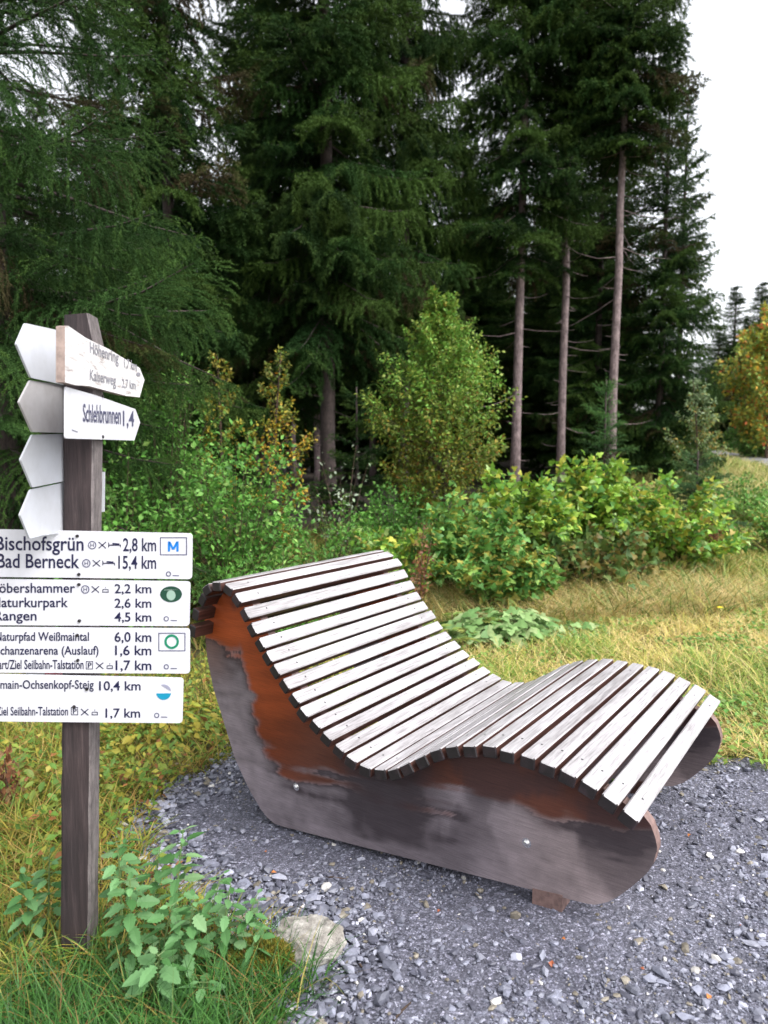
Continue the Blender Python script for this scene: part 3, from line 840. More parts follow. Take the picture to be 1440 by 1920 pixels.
    def cup(b, x, y, P0, n):
        line(b, x - 6, y + 5, x + 6, y + 5, 1.6, P0, n, 1); line(b, x - 5, y, x + 5, y, 1.4, P0, n, 1); line(b, x - 5, y, x - 5, y + 4, 1.4, P0, n, 1); line(b, x + 5, y, x + 5, y + 4, 1.4, P0, n, 1); line(b, x, y - 5, x, y - 2, 1.2, P0, n, 2)
    def park(b, x, y, P0, n):
        rect(b, x - 6, y - 7, x + 6, y + 7, 1.2, P0, n, 1); put_text(b, 'P', x - 3, x + 4, y + 5, 10, P0, n, 1)
    def maker(b, x, y, P0, n):
        ring_(b, x, y, 4, 1.8, P0, n, 2); line(b, x + 8, y + 3, x + 20, y + 3.4, 1.7, P0, n, 2)
    MS = [M_sign, M_ink, M_inkgrey, M_blue, M_green, M_palegreen, M_ringgreen, M_screw, M_teal, M_grey]
    zmid = {}
    def front_plane(ymid, dt=0.0):
        z = on_plane(150, ymid, (0, YP, 0), np.array([0, 1., 0]))[2]
        return fl(z) + nf * (0.013 + dt)
    def m1(b, P0, n):
        put_text(b, 'Bischofsgrün', -8, 157, 1031, 26, P0, n, 1, 1); put_text(b, 'Bad Berneck', -5, 149, 1064, 26, P0, n, 1, 1)
        stop(b, 173, 1022, P0, n); cutlery(b, 192, 1022, P0, n); bed(b, 215, 1022, P0, n)
        stop(b, 162, 1056, P0, n); cutlery(b, 181, 1056, P0, n); bed(b, 204, 1056, P0, n)
        put_text(b, '2,8 km', 231, 293, 1033, 24, P0, n, 1); put_text(b, '15,4 km', 222, 293, 1066, 24, P0, n, 1)
        rect(b, 301, 1008, 350, 1040, 1.7, P0, n, 2); [line(b, *q, 4.2, P0, n, 3) for q in ((317, 1034, 317, 1015), (333, 1034, 333, 1015), (317.6, 1016, 325, 1030), (332.4, 1016, 325, 1030))]
        maker(b, 316, 1076, P0, n); bolt(b, 145, 1005, P0, n); bolt(b, 148, 1077, P0, n)
    def m2(b, P0, n):
        put_text(b, 'Fröbershammer', -22, 141, 1111, 18, P0, n, 1); put_text(b, 'Naturkurpark', -16, 128, 1138, 18, P0, n, 1); put_text(b, 'Rangen', -10, 69, 1163, 18, P0, n, 1)
        stop(b, 160, 1105, P0, n); cutlery(b, 179, 1105, P0, n); cup(b, 198, 1105, P0, n)
        for s, y in (('2,2 km', 1112), ('2,6 km', 1139), ('4,5 km', 1165)): put_text(b, s, 215, 284, y, 17, P0, n, 1)
        disc(b, 321, 1114, 20.5, 15, P0, n, 4); disc(b, 321, 1116, 8.5, 9.5, P0, n, 5, up=.0006)
        line(b, 308, 1106, 334, 1105, 2.0, P0, np.asarray(n), 5)
        maker(b, 312, 1160, P0, n); bolt(b, 148, 1096, P0, n); bolt(b, 149, 1164, P0, n)
    def m3(b, P0, n):
        put_text(b, 'Naturpfad Weißmaintal', -9, 167, 1201, 16, P0, n, 1); put_text(b, 'Schanzenarena (Auslauf)', -8, 185, 1227, 16, P0, n, 1); put_text(b, 'Start/Ziel Seilbahn-Talstation', -14, 157, 1254, 17, P0, n, 1)
        park(b, 168, 1247, P0, n); cutlery(b, 187, 1248, P0, n); cup(b, 206, 1248, P0, n)
        for s, y, x in (('6,0 km', 1203, 215), ('1,6 km', 1228, 216), ('1,7 km', 1256, 217)): put_text(b, s, x, 284, y, 18, P0, n, 1)
        rect(b, 298, 1187, 347, 1220, 1.7, P0, n, 2); ring_(b, 322, 1203, 11.5, 4.4, P0, n, 6)
        maker(b, 312, 1250, P0, n); bolt(b, 145, 1191, P0, n); bolt(b, 146, 1238, P0, n)
    def m4(b, P0, n):
        put_text(b, 'Weißmain-Ochsenkopf-Steig', -42, 176, 1291, 16, P0, n, 1); put_text(b, 'Start/Ziel Seilbahn-Talstation', -38, 128, 1341, 16, P0, n, 1)
        put_text(b, '10,4 km', 186, 264, 1294, 17, P0, n, 1); put_text(b, '1,7 km', 198, 263, 1345, 17, P0, n, 1)
        park(b, 140, 1333, P0, n); cutlery(b, 159, 1335, P0, n); cup(b, 178, 1335, P0, n)
        disc(b, 307, 1298, 14, 14, P0, n, 8, PI + .12, 2 * PI - .12); disc(b, 307, 1295, 13.5, 12, P0, n, 9, -.05, PI * .62, up=.0004)
        maker(b, 294, 1341, P0, n); bolt(b, 163, 1292, P0, n); bolt(b, 139, 1325, P0, n)
    for ol, mk, ym, lb in (([(-66, 991), (361, 1000), (360, 1086), (-66, 1081)], m1, 1040, 'white board with two place names and a blue M'),
                           ([(-64, 1085), (357, 1090), (355, 1174), (-64, 1172)], m2, 1130, 'white board with three place names and a dark green oval badge'),
                           ([(-63, 1175), (356, 1178), (356, 1263), (-63, 1261)], m3, 1220, 'white board with three places and a green ring'),
                           ([(-76, 1262), (344, 1271), (342, 1356), (-76, 1352)], m4, 1310, 'white board with a half blue disc at its right end')):
        board_mesh(ol, front_plane(ym), nf, 0.004, MS, 'direction_board', lb, rnd=0.012, marks=mk)
    # spacer blocks that carry the four boards
    # --- arrow boards on the right face of the post, running away from the viewer
    rf = rad(96); e_r = np.array([math.cos(rf), math.sin(rf), 0]); nr = np.array([math.sin(rf), -math.cos(rf), 0.0])
    def right_plane(ymid, dt=0.0):
        z = on_plane(185, ymid, (0, YP, 0), np.array([0, 1., 0]))[2]
        return fl(z) + e1 * wdt + nr * (0.012 + dt) 
    def w1(b, P0, n):
        put_text(b, 'Höhenring', 168, 222, 661, 21, P0, n, 1, 20); put_text(b, '1,7 km', 232, 256, 689, 17, P0, n, 1, 6)
        put_text(b, 'Kaiserweg', 168, 217, 712, 20, P0, n, 1, 11); put_text(b, '2,7 km', 228, 254, 726, 16, P0, n, 1, 4)
        disc(b, 259, 702, 4, 4, P0, n, 1)
    def w2(b, P0, n):
        put_text(b, 'Schlehbrunnen', 155, 226, 790, 33, P0, n, 1, 5); put_text(b, '1,4', 230, 251, 798, 28, P0, n, 1, 1)
        line(b, 134, 806, 145, 810, 1.3, P0, n, 1); bolt(b, 192, 743, P0, n); bolt(b, 192, 819, P0, n)
    board_mesh([(122, 612), (128, 611), (160, 633), (205, 655), (262, 690), (271, 712), (262, 745), (236, 742), (205, 734), (168, 724), (140, 722), (122, 717)], right_plane(690, .004), nr, 0.022, [M_peel, M_faded, M_peeledge], 'direction_board', 'peeling wooden arrow board with faded lettering', 0, 2, w1)
    board_mesh([(123, 725), (180, 741), (254, 767), (263, 792), (252, 826), (123, 822)], right_plane(780), nr, 0.004, [M_sign, M_inkgrey, M_inkgrey, M_blue, M_green, M_palegreen, M_ringgreen, M_screw], 'direction_board', 'short white metal arrow board with blue grey lettering', 0.006, 0, w2)
    # --- arrow boards on the left face, pointing towards the viewer: only their backs show
    lf = rad(262); e_l = np.array([math.cos(lf), math.sin(lf), 0]); nl = np.array([math.cos(rad(-8)), math.sin(rad(-8)), 0])
    def left_plane(ymid):
        z = on_plane(122, ymid, (0, YP, 0), np.array([0, 1., 0]))[2]
        return fl(z) - e1 * 0.006 
    for ol, mt, lb in (([(150, 628), (48, 606), (31, 645), (58, 708), (150, 728)], M_signback, 'blank greyish back of the uppermost left arrow board'),
                       ([(140, 725), (57, 713), (36, 754), (61, 810), (140, 812)], M_signdirty, 'grimy blank back of an arrow board'),
                       ([(140, 813), (61, 815), (39, 862), (61, 914), (140, 898)], M_signback, 'clean blank back of an arrow board'),
                       ([(140, 901), (58, 918), (38, 966), (56, 1010), (80, 1004), (140, 996)], M_signback, 'blank back of the lowest left arrow board')):
        ym = sum(p[1] for p in ol) / len(ol)
        board_mesh(ol, left_plane(ym), nl, 0.006, [mt, M_screw], 'direction_board', lb, 0.004)
    # painted trail mark and a plate edge on the back of the post
    bk = lambda z: fl(z) - nf * (dep + 0.006)
    zb = on_plane(100, 1240, (0, 2.15, 0), np.array([0, 1., 0]))[2]
    n_b = nf
    def tm(b, P0, n):
        b.poly([P(on_plane(x, y, P0, n) + np.asarray(n) * .001) for x, y in ((84, 1210), (121, 1210), (121, 1269), (84, 1269))], 1)
    board_mesh([(48, 1205), (121, 1205), (121, 1270), (48, 1270)], bk(zb), n_b, 0.004, [M_sign, M_red], 'trail_marker', 'white trail marker with a red bar', 0, 0, tm)
    b = MB(); z0 = on_plane(195, 960, (0, 2.15, 0), np.array([0, 1., 0]))[2]; z1 = on_plane(195, 885, (0, 2.15, 0), np.array([0, 1., 0]))[2]
    q0 = fl(z0) + e1 * (wdt + .006) - nf * dep; q1 = fl(z1) + e1 * (wdt + .006) - nf * dep
    dq = -nf * .07; b.prism([P(q0 - e1 * .10), P(q0), P(q1), P(q1 - e1 * .10)], tuple(-nf * .004)); b.build('direction_board', M_signback, root)
signpost()

# ================================================================== spruces
big = make_spruce('spruce_tree', 'large near spruce with drooping boughs, filling the left side behind the signpost', -3.75, 6.9, 21,
                  H=11.5, zb=0.7, R=3.1, dz=0.34, nb=8, step=0.075, seg=0.09, k=26, nl=0.021, nw=0.0052, trunk_r=0.15, hang=0.26, sag=0.50, fill=1, lift=0.95,
                  tipcol=(0.085, 0.15, 0.028), pal=[(0.022, 0.055, 0.015), (0.031, 0.073, 0.019), (0.044, 0.092, 0.022)])
mid = make_spruce('spruce_tree', 'full crowned spruce with trunk showing low, in the middle behind the yellowing birch saplings', -1.12, 14.0, 5,
                  H=24, zb=3.7, R=2.8, dz=0.44, nb=10, step=0.14, seg=0.15, k=18, nl=0.055, nw=0.013, trunk_r=0.15, hang=0.48, sag=0.62, lift=.9, dead_from=.8, fill=2)
mid2 = make_spruce('spruce_tree', 'narrow spruce standing against a slot of sky between the near spruce and the middle ones', -3.75, 12.6, 9,
                   H=17.5, zb=1.2, R=2.3, dz=0.36, nb=8, step=0.15, seg=0.15, k=17, nl=0.055, nw=0.015, trunk_r=0.12, hang=0.45, sag=0.55, gap=0.0, fill=2)
t1 = make_spruce('spruce_tree', 'dense spruce on the shortest bare purple-brown trunk, right of the tall birch sapling', 3.02, 16.2, 31, lean=(0, rad(.6)),
                 H=23, zb=5.7, R=2.25, dz=0.42, nb=10, step=0.14, seg=0.15, k=18, nl=0.055, nw=0.013, trunk_r=0.105, hang=0.5, sag=0.62, dead_from=1.2, bark=M_barkpale, fill=2)
t2 = make_spruce('spruce_tree', 'spruce on the middle of the three pale bare trunks', 4.18, 16.6, 32, lean=(0, rad(.3)),
                 H=24, zb=8.7, R=1.9, dz=0.42, nb=9, step=0.15, seg=0.15, k=16, nl=0.055, nw=0.014, trunk_r=0.088, hang=0.45, sag=0.5, dead_from=1.0, gap=.04, bark=M_barkpale, fill=2)
t3 = make_spruce('spruce_tree', 'open crowned spruce on the rightmost of the three pale bare trunks', 5.05, 15.6, 33, lean=(0, rad(.5)),
                 H=18.5, zb=7.9, R=1.75, dz=0.36, nb=15, step=0.14, seg=0.15, k=17, nl=0.055, nw=0.015, trunk_r=0.094, hang=0.42, sag=0.45, dead_from=1.0, gap=.08, fill=2, bark=M_barkpale)
edge = make_spruce('spruce_tree', 'slim pointed spruce at the right edge of the stand, against the white sky', 9.15, 22.0, 41,
                   H=11.7, zb=0.6, R=1.9, dz=0.38, nb=8, step=0.15, seg=0.15, k=15, nl=0.055, nw=0.016, trunk_r=0.11, hang=0.45, sag=0.45, gap=.05, fill=2)
FR = 'front row of the spruce stand'
dup(mid, -2.75, 17.3, 2.0, (.8, .82), 'spruce just right of the sky slot, behind the middle spruce on its left side', FR)
dup(mid, .45, 15.8, 4.2, (.80, 1.05), 'spruce with hanging boughs straight behind the tall birch sapling', FR)
dup(mid2, 7.5, 19.2, 2.6, (.8, .70), 'full spruce between the rightmost bare trunk and the pointed edge spruce', FR)
dup(mid2, 6.2, 20.5, .6, (.95, .76), 'spruce close behind the rightmost bare trunk', FR)
dup(edge, -6.6, 11.0, 1.4, (1.1, 1.2), 'spruce behind the large near one, at the left border', FR)
dup(edge, 8.6, 25.5, 3.3, (1.0, .95), 'spruce behind the pointed edge spruce', FR)
deep_lab = 'dark spruce inside the stand, half hidden behind the front row'; DG = 'spruces deep in the stand'
rng = np.random.default_rng(77)
spots = []
for yy in np.arange(23, 50, 4.2):
    for xx in np.arange(-0.62 * yy, 0.36 * yy + .1, 3.4):
        x, y = xx + rng.normal() * .8, yy + rng.normal() * .8
        if x > 0.33 * y: continue
        spots.append((x, y))
for i, (x, y) in enumerate(spots):
    src = (t1, mid, mid2, t2)[i % 4] if y < 30 else (mid2, edge, mid2, mid)[i % 4]
    s = 0.9 + .3 * rng.random(); hgt = (10.0 + 4.5 * rng.random() + .16 * (y - 22)) / {t1: 23, mid: 24, mid2: 17.5, t2: 24, edge: 11.7}[src]
    dup(src, x, y, rng.random() * 6, (s, hgt), deep_lab, DG)
FG = 'conifers beyond the track'
for i, (px, Y, ztop) in enumerate([(1366, 58, 15.0), (1412, 60, 15.8), (1446, 56, 16.3), (1478, 62, 18), (1392, 50, 11.0), (1338, 46, 9.6), (1515, 58, 16), (1560, 60, 19), (1362, 42, 8.2), (1420, 45, 9.0)]):
    x = at_depth(px, Y); h = ztop - tz(x, Y)
    dup(mid2, x, Y, i * 1.3, (1.7 if Y > 51 else 1.25, h / 17.5), ['distant pointed conifer left of the others beyond the track', 'distant conifer with the highest tip, above the autumn tree', 'distant dark conifer cut by the right border', 'distant conifer beyond the right border', 'lower distant conifer between the two pointed ones', 'low distant conifer next to the edge of the stand', 'distant conifer out on the right', 'tall distant conifer far out on the right', 'short conifer at the bend of the track', 'short conifer behind the autumn tree'][i], FG)
for i, px in enumerate(range(1330, 1640, 30)):
    Y = 68 + 5 * math.sin(i * 2.1); x = at_depth(px, Y); h = 9.5 + 2.5 * math.sin(i * 1.7) - tz(x, Y)
    dup(mid2, x, Y, i * 2.3, (1.9, h / 17.5), 'low conifer in the far row behind the pointed ones beyond the track', 'far row of low conifers')
# lower boughs and a young spruce
make_spruce('young_spruce', 'small young spruce with upswept twigs at the foot of the rightmost bare trunk', 4.15, 13.2, 51,
            H=2.75, zb=0.25, R=1.0, dz=0.26, nb=6, step=0.10, seg=0.09, k=16, nl=0.034, nw=0.009, trunk_r=0.03, hang=0.05, sag=-0.25,
            pal=[(0.045, 0.11, 0.035), (0.06, 0.14, 0.04)], tipcol=(.12, .20, .05))
make_spruce('young_spruce', 'dark young spruce in the shade left of the tall birch sapling', -.45, 11.6, 52,
            H=2.6, zb=0.2, R=1.0, dz=0.24, nb=7, step=0.10, seg=0.10, k=14, nl=0.034, nw=0.010, trunk_r=0.03, hang=0.2, sag=0.2)
make_spruce('young_spruce', 'bluish young spruce bush right of the bright raspberry thicket', 5.15, 11.5, 53,
            H=1.45, zb=0.1, R=1.0, dz=0.16, nb=8, step=0.09, seg=0.09, k=16, nl=0.032, nw=0.009, trunk_r=0.025, hang=0.1, sag=0.1,
            pal=[(0.06, 0.12, 0.05), (0.08, 0.15, 0.05)], tipcol=(.14, .22, .07))

# ================================================================== broadleaf shrubs and saplings
def shrub(name, label, cat, x, y, h, r, seed, palette, weights=None, stems=26, form='bush', leaf='oval', lsize=0.05, dens=42, top=None, group=None,
          topw=.5, shoots=(.12, .34), base_r=.12, droop=.25, low=.12, mat=None):
    """form bush: many stems fanning out from the base; form tree: side branches on one stem"""
    rng = np.random.default_rng(seed)
    t = empty(name, (x, y, tz(x, y)), 0); tag(t, label, cat, group)
    wood = MB(); P, D, F = [], [], []
    def branch(p0, p1, bow, rad0, nleaf):
        p0, p1 = np.array(p0), np.array(p1); m = (p0 + p1) / 2 + bow
        ts = np.linspace(0, 1, 5)[:, None]
        q = (1 - ts) ** 2 * p0 + 2 * ts * (1 - ts) * m + ts ** 2 * p1
        wood.tube(q, [rad0 * (1 - .8 * k) for k in np.linspace(0, 1, 5)], 4, cap=False)
        tt = low + (1 - low) * rng.random(nleaf) ** 0.75; tt = tt[:, None]
        c = (1 - tt) ** 2 * p0 + 2 * tt * (1 - tt) * m + tt ** 2 * p1
        tan = nrm(2 * (1 - tt) * (m - p0) + 2 * tt * (p1 - m))
        sh = nrm(rng.normal(size=(nleaf, 3)) + tan * 0.7 + np.array([0, 0, .1]))
        ln = (shoots[0] + (shoots[1] - shoots[0]) * rng.random(nleaf)) * rng.random(nleaf) ** .6 * np.linalg.norm(p1 - p0) * (1.15 - .75 * tt[:, 0])
        P.append(c + sh * ln[:, None]); D.append(nrm(sh + np.array([0, 0, -droop]) + rng.normal(size=sh.shape) * .35))
    if form == 'bush':
        for i in range(stems):
            az = rng.random() * 2 * PI; rr = r * math.sqrt(rng.random()); b = np.array([math.cos(az), math.sin(az), 0])
            zt = h * (0.36 + .64 * (1 - (rr / r) ** 2) ** .6) * (.58 + .52 * rng.random())
            branch(b * rr * base_r, b * rr + np.array([0, 0, zt]), b * (rr * -.18) + np.array([0, 0, zt * .12]), .004 + .003 * h, int(dens * (.5 + zt / h)))
    else:
        wood.tube([(0, 0, -.05), (.02 * h * rng.normal(), .01 * h, h * .5), (.02 * h * rng.normal(), 0, h)], [.012 * h, .007 * h, .002 * h], 7)
        for i in range(stems):
            f = ((i + rng.random()) / stems) ** .9; z0 = h * (low + (1 - low) * f * .95); az = rng.random() * 2 * PI
            env = r * (0.45 + 1.6 * f) if f < .34 else r * (1 - ((f - .34) / .70) ** 1.08)
            L = max(.06 * h, env * (.6 + .5 * rng.random())); b = np.array([math.cos(az), math.sin(az), 0])
            up = .35 + .75 * f
            branch((0, 0, z0), b * L + np.array([0, 0, z0 + L * up * (.7 + .5 * rng.random())]), b * L * .1 - np.array([0, 0, L * .12]), .003 + .003 * L, int(dens * (.35 + L / r)))
    P = np.concatenate(P); D = np.concatenate(D); n = len(P)
    P[:, 2] = np.maximum(P[:, 2], .03)
    Nn = nrm(np.array([0, 0, 1.0]) + rng.normal(size=(n, 3)) * .55)
    col = pick(rng, palette, n, weights, .25)
    if top is not None:
        fz = np.clip(P[:, 2] / h, 0, 1); sel = rng.random(n) < np.clip((fz - topw) / .35, 0, .9)
        col[sel] = pick(rng, top, int(sel.sum()), None, .25)
    clump = fbm(P[:, 0] * 3.1 + seed, P[:, 2] * 3.1, 1, 2)[:, None]
    col = col * (0.80 + 0.42 * clump)
    sz = lsize * (.55 + .75 * rng.random(n))
    V, T, c = leaves_np(leaf, P, D, Nn, sz, col)
    wood.build('stems' if form == 'bush' else 'trunk', M_twig, t)
    obj('leaves' if form == 'bush' else 'crown', mesh_np('leaves', V, tris=T, mats=[mat or M_leaf], col=c), t)
    return t
WG = [(0.095, 0.25, 0.04), (0.14, 0.31, 0.06), (0.06, 0.17, 0.03), (0.22, 0.36, 0.09)]
WW = [4, 4, 3, 1]
shrub('willow_shrub', 'tall green willow shrub right behind the signpost, reaching highest of the left thicket', 'shrub', -2.42, 7.7, 2.75, .72, 101, WG, WW, 46, lsize=.058, dens=72, top=[(.11, .19, .04)], topw=.7)
shrub('willow_shrub', 'broad rounded green willow shrub behind the head end of the lounger', 'shrub', -1.55, 7.1, 1.95, 1.02, 102, WG, WW, 64, lsize=.062, dens=86)
shrub('willow_shrub', 'green willow shrub between the signpost and the rounded shrub', 'shrub', -2.45, 6.5, 1.75, .75, 103, WG, WW, 44, lsize=.06, dens=80)
shrub('willow_shrub', 'low spreading green shrub right above the top slat of the lounger', 'shrub', -.62, 7.5, 1.15, .75, 104, WG + [(.15, .20, .05)], [4, 4, 3, 1, 2], 40, lsize=.05, dens=64)
shrub('willow_shrub', 'low dark green shrub under the right half of the topmost slats', 'shrub', -.95, 6.2, .95, .7, 105, WG, WW, 34, leaf='narrow', lsize=.055, dens=64)
YB = [(0.34, 0.29, 0.035), (0.44, 0.29, 0.03), (0.20, 0.26, 0.04), (0.44, 0.20, 0.025)]
shrub('birch_sapling', 'small yellowing birch sapling left of the orange tinted one', 'sapling', -2.0, 8.7, 2.75, .55, 111, YB + WG[:2], [3, 1, 3, .3, 3, 3], 34, 'tree', lsize=.055, dens=58, top=[(.19, .22, .04), (.24, .20, .03)])
shrub('birch_sapling', 'small birch sapling with orange-yellow leaves in its lower half', 'sapling', -1.45, 9.6, 2.9, .62, 112, YB, [3.5, 4, 2.5, 1.2], 40, 'tree', lsize=.055, dens=58, top=[(.12, .18, .035), (.2, .2, .04)], topw=.55)
shrub('birch_sapling', 'tall birch sapling with fresh green top and olive yellow lower leaves', 'sapling', .82, 10.2, 3.72, 1.22, 113, [(.15, .20, .03), (.20, .20, .03), (.10, .15, .025), (.27, .20, .026), (.20, .11, .022)], [4, 2.4, 6, 1.2, .8], 225, 'tree', lsize=.058, dens=150, top=[(.12, .26, .04), (.16, .30, .05), (.24, .31, .055)], topw=.36, low=.05, droop=.35)
shrub('pale_sapling', 'thin sapling with few whitish leaves in front of the dark middle trunk', 'sapling', -.52, 8.9, 1.65, .5, 114, [(.34, .40, .30), (.22, .30, .18), (.10, .16, .05)], None, 16, 'bush', lsize=.06, dens=14)
shrub('birch_sapling', 'slender birch sapling with pale and yellow leaves near the track on the right', 'sapling', 6.75, 15.2, 2.75, .75, 115, [(.12, .19, .06), (.20, .22, .06), (.28, .20, .05), (.25, .30, .18)], [4, 3, 1.4, 1.5], 50, 'tree', lsize=.075, dens=50, top=[(.2, .28, .14)], topw=.6)
RB = [(0.17, 0.33, 0.045), (0.25, 0.39, 0.05), (0.09, 0.22, 0.05), (0.38, 0.38, 0.06), (0.30, 0.42, 0.15)]
shrub('raspberry_bush', 'bluish green raspberry bush at the left end of the bright thicket', 'bush', .75, 8.0, 1.12, .66, 121, [(.09, .23, .055), (.13, .29, .07), (.20, .34, .075), (.30, .33, .06)], None, 30, leaf='lobed', lsize=.072, dens=84)
shrub('raspberry_bush', 'yellow-green raspberry bush in front of the shortest bare trunk', 'bush', 1.75, 8.6, 1.36, .8, 122, RB, [3, 3, 2, 1.6, 1], 40, leaf='lobed', lsize=.078, dens=90)
shrub('raspberry_bush', 'brightest raspberry bush below the young spruce', 'bush', 2.75, 9.1, 1.52, .8, 123, RB, [3, 4, 1, 2, 1], 42, leaf='lobed', lsize=.080, dens=92)
shrub('raspberry_bush', 'raspberry bush at the right end of the thicket, with yellowing lower leaves', 'bush', 3.7, 8.9, 1.16, .9, 124, RB + [(.36, .28, .08)], [3, 3, 2, 2, 1, 1.2], 36, leaf='lobed', lsize=.078, dens=84)
shrub('raspberry_bush', 'low dark green raspberry bush in front of the thicket, above the dry grass', 'bush', 1.18, 7.1, .95, .62, 125, [(.09, .23, .05), (.13, .29, .065), (.21, .35, .08), (.32, .30, .06)], None, 30, leaf='lobed', lsize=.068, dens=84)
shrub('raspberry_bush', 'sprawling low raspberry bush between the thicket and the track', 'bush', 4.5, 10.2, .75, .7, 132, RB + [(.36, .28, .08)], [3, 3, 2, 2, 1, 1.2], 24, leaf='lobed', lsize=.07, dens=52)
shrub('raspberry_bush', 'low raspberry bush above the top slats, left of the thicket', 'bush', .05, 7.6, .95, .6, 133, RB + [(.36, .28, .08)], [3, 2, 3, 2, 1, 1], 26, leaf='lobed', lsize=.072, dens=60)
shrub('raspberry_bush', 'low bramble with reddish stems in the shade of the bright thicket', 'bush', 2.35, 7.75, .85, .8, 126, [(.10, .15, .035), (.16, .13, .035), (.09, .17, .05)], None, 30, leaf='lobed', lsize=.08, dens=30)
shrub('leafy_bush', 'low dark green bush in the shade left of the tall birch sapling', 'bush', .1, 9.3, 1.05, .75, 134, WG, [3, 2, 5, .6], 40, lsize=.055, dens=70)
shrub('leafy_bush', 'round green bush in front of the track on the right', 'bush', 6.3, 12.2, .95, .8, 127, WG + [(.16, .22, .07)], [3, 3, 1, 2, 3], 40, lsize=.07, dens=56)
shrub('leafy_bush', 'green bush with yellow tips cut by the right border', 'bush', 5.55, 9.9, .75, .6, 128, WG + [(.26, .24, .05)], [3, 3, 1, 2, 2], 34, lsize=.06, dens=50)
shrub('leafy_bush', 'low green bush beside the far bend of the track', 'bush', 18.3, 34.5, 1.5, 2.0, 129, WG + [(.16, .22, .07)], None, 50, lsize=.16, dens=60)
AU = [(0.46, 0.44, 0.07), (0.60, 0.32, 0.05), (0.60, 0.16, 0.06), (0.26, 0.36, 0.08), (0.18, 0.28, 0.07)]
shrub('autumn_tree', 'yellow and orange autumn tree beside the track at the right border', 'tree', 18.0, 33.0, 7.0, 2.5, 130, AU, [4, 1.8, .8, 5, 3], 130, 'tree', lsize=.19, dens=120, low=.10)
shrub('autumn_tree', 'green and red autumn tree beyond the right border', 'tree', 21.5, 35.0, 6.5, 2.2, 131, AU, [3, 2, 2, 4, 3], 100, 'tree', lsize=.19, dens=90, low=.10)

# herb patch, rusty dock, ferns
def ground_leaves(name, label, cat, x, y, r, n, seed, leaf, ls, pal, wts=None, hmax=.16):
    rng = np.random.default_rng(seed); t = empty(name, (x, y, tz(x, y))); tag(t, label, cat)
    a = rng.random(n) * 2 * PI; q = r * np.sqrt(rng.random(n)); px_, py_ = q * np.cos(a), q * np.sin(a) * .8
    z = terrain(px_ + x, py_ + y) - tz(x, y) + hmax * (.35 + .65 * rng.random(n)) * (1 - .5 * (q / r) ** 2)
    D = nrm(np.stack([np.cos(a) + rng.normal(size=n) * .7, np.sin(a) + rng.normal(size=n) * .7, -.25 + 0 * a], -1)); Nn = nrm(np.array([0, -.1, 1.0]) + rng.normal(size=(n, 3)) * .35)
    P = np.stack([px_, py_, z], -1)
    V, T, c = leaves_np(leaf, P, D, Nn, ls * (.6 + .7 * rng.random(n)), pick(rng, pal, n, wts, .2))
    obj('leaves', mesh_np('leaves', V, tris=T, mats=[M_leaf], col=c), t)
HB = [(.19, .33, .11), (.27, .41, .16), (.13, .25, .08), (.34, .44, .20)]
pa = ground_at(935, 1200); ground_leaves('coltsfoot_patch', 'patch of pale green broad leaved herbs behind the backrest', 'herb patch', pa[0], pa[1] , .48, 300, 141, 'lobed', .115, HB, hmax=.30)
pa = ground_at(1075, 1195); ground_leaves('herb_patch', 'smaller herb patch in the dry grass right of the pale leaved one', 'herb patch', pa[0], pa[1], .3, 70, 142, 'lobed', .075, HB, hmax=.14)
pa = ground_at(1400, 1340); ground_leaves('clover_patch', 'bright green clover at the gravel edge by the foot end', 'herb patch', pa[0], pa[1], .62, 700, 143, 'oval', .045, [(.10, .26, .05), (.16, .32, .07), (.2, .3, .1)], hmax=.10)
pa = ground_at(1215, 1135); ground_leaves('clover_patch', 'small bright green tuft of leaves below the thicket', 'herb patch', pa[0], pa[1], .4, 260, 144, 'oval', .05, [(.10, .28, .04), (.15, .33, .06)], hmax=.12)
pa = ground_at(300, 1390); ground_leaves('herb_patch', 'yellow-green leafy weeds between the signpost and the lounger', 'herb patch', pa[0], pa[1], .5, 420, 145, 'toothed', .06, [(.22, .24, .03), (.13, .22, .04), (.30, .26, .04)], hmax=.22)
pa = ground_at(60, 1500); ground_leaves('herb_patch', 'straggly green weeds left of the post', 'herb patch', pa[0], pa[1], .4, 130, 146, 'toothed', .06, [(.13, .24, .05), (.19, .25, .05)], hmax=.26)
def dock(label, x, y, h, seed, n=9):
    rng = np.random.default_rng(seed); t = empty('dried_dock', (x, y, tz(x, y))); tag(t, label, 'plant', 'dried dock plants')
    w = MB(); P, D = [], []
    for i in range(n):
        a = rng.random() * 2 * PI; l = h * (.6 + .4 * rng.random()); s = .25 * rng.random()
        tip = np.array([math.cos(a) * s * l, math.sin(a) * s * l, l]); w.tube([(0, 0, 0), tuple(tip * .5 + np.array([0, 0, .03])), tuple(tip)], [.006, .005, .003], 4)
        tt = .35 + .65 * rng.random(70); P.append(tip * tt[:, None] + rng.normal(size=(70, 3)) * .035); D.append(rng.normal(size=(70, 3)) + np.array([0, 0, .6]))
    P = np.concatenate(P); D = np.concatenate(D)
    V, T, c = leaves_np('oval', P, D, rng.normal(size=P.shape), .035 * (.5 + rng.random(len(P))), pick(rng, [(.20, .08, .04), (.28, .13, .06), (.13, .05, .03), (.30, .20, .10)], len(P)))
    w.build('stalk', M_twig, t); obj('seed_heads', mesh_np('seed_heads', V, tris=T, mats=[M_leaf], col=c), t)  # the rusty scales along the stalks are the dock's seed heads
dock('rusty dried dock plant standing right of the raspberry thicket', 4.55, 9.6, .75, 151, 12)
dock('rusty dried dock stems left of the raspberry thicket', .35, 7.0, 1.0, 152, 6)
dock('low rusty dock beside the young spruce bush', 4.3, 10.9, .6, 153, 8)
dock('single dark dock plant left of the post', *ground_at(20, 1530), .34, 154, 3)
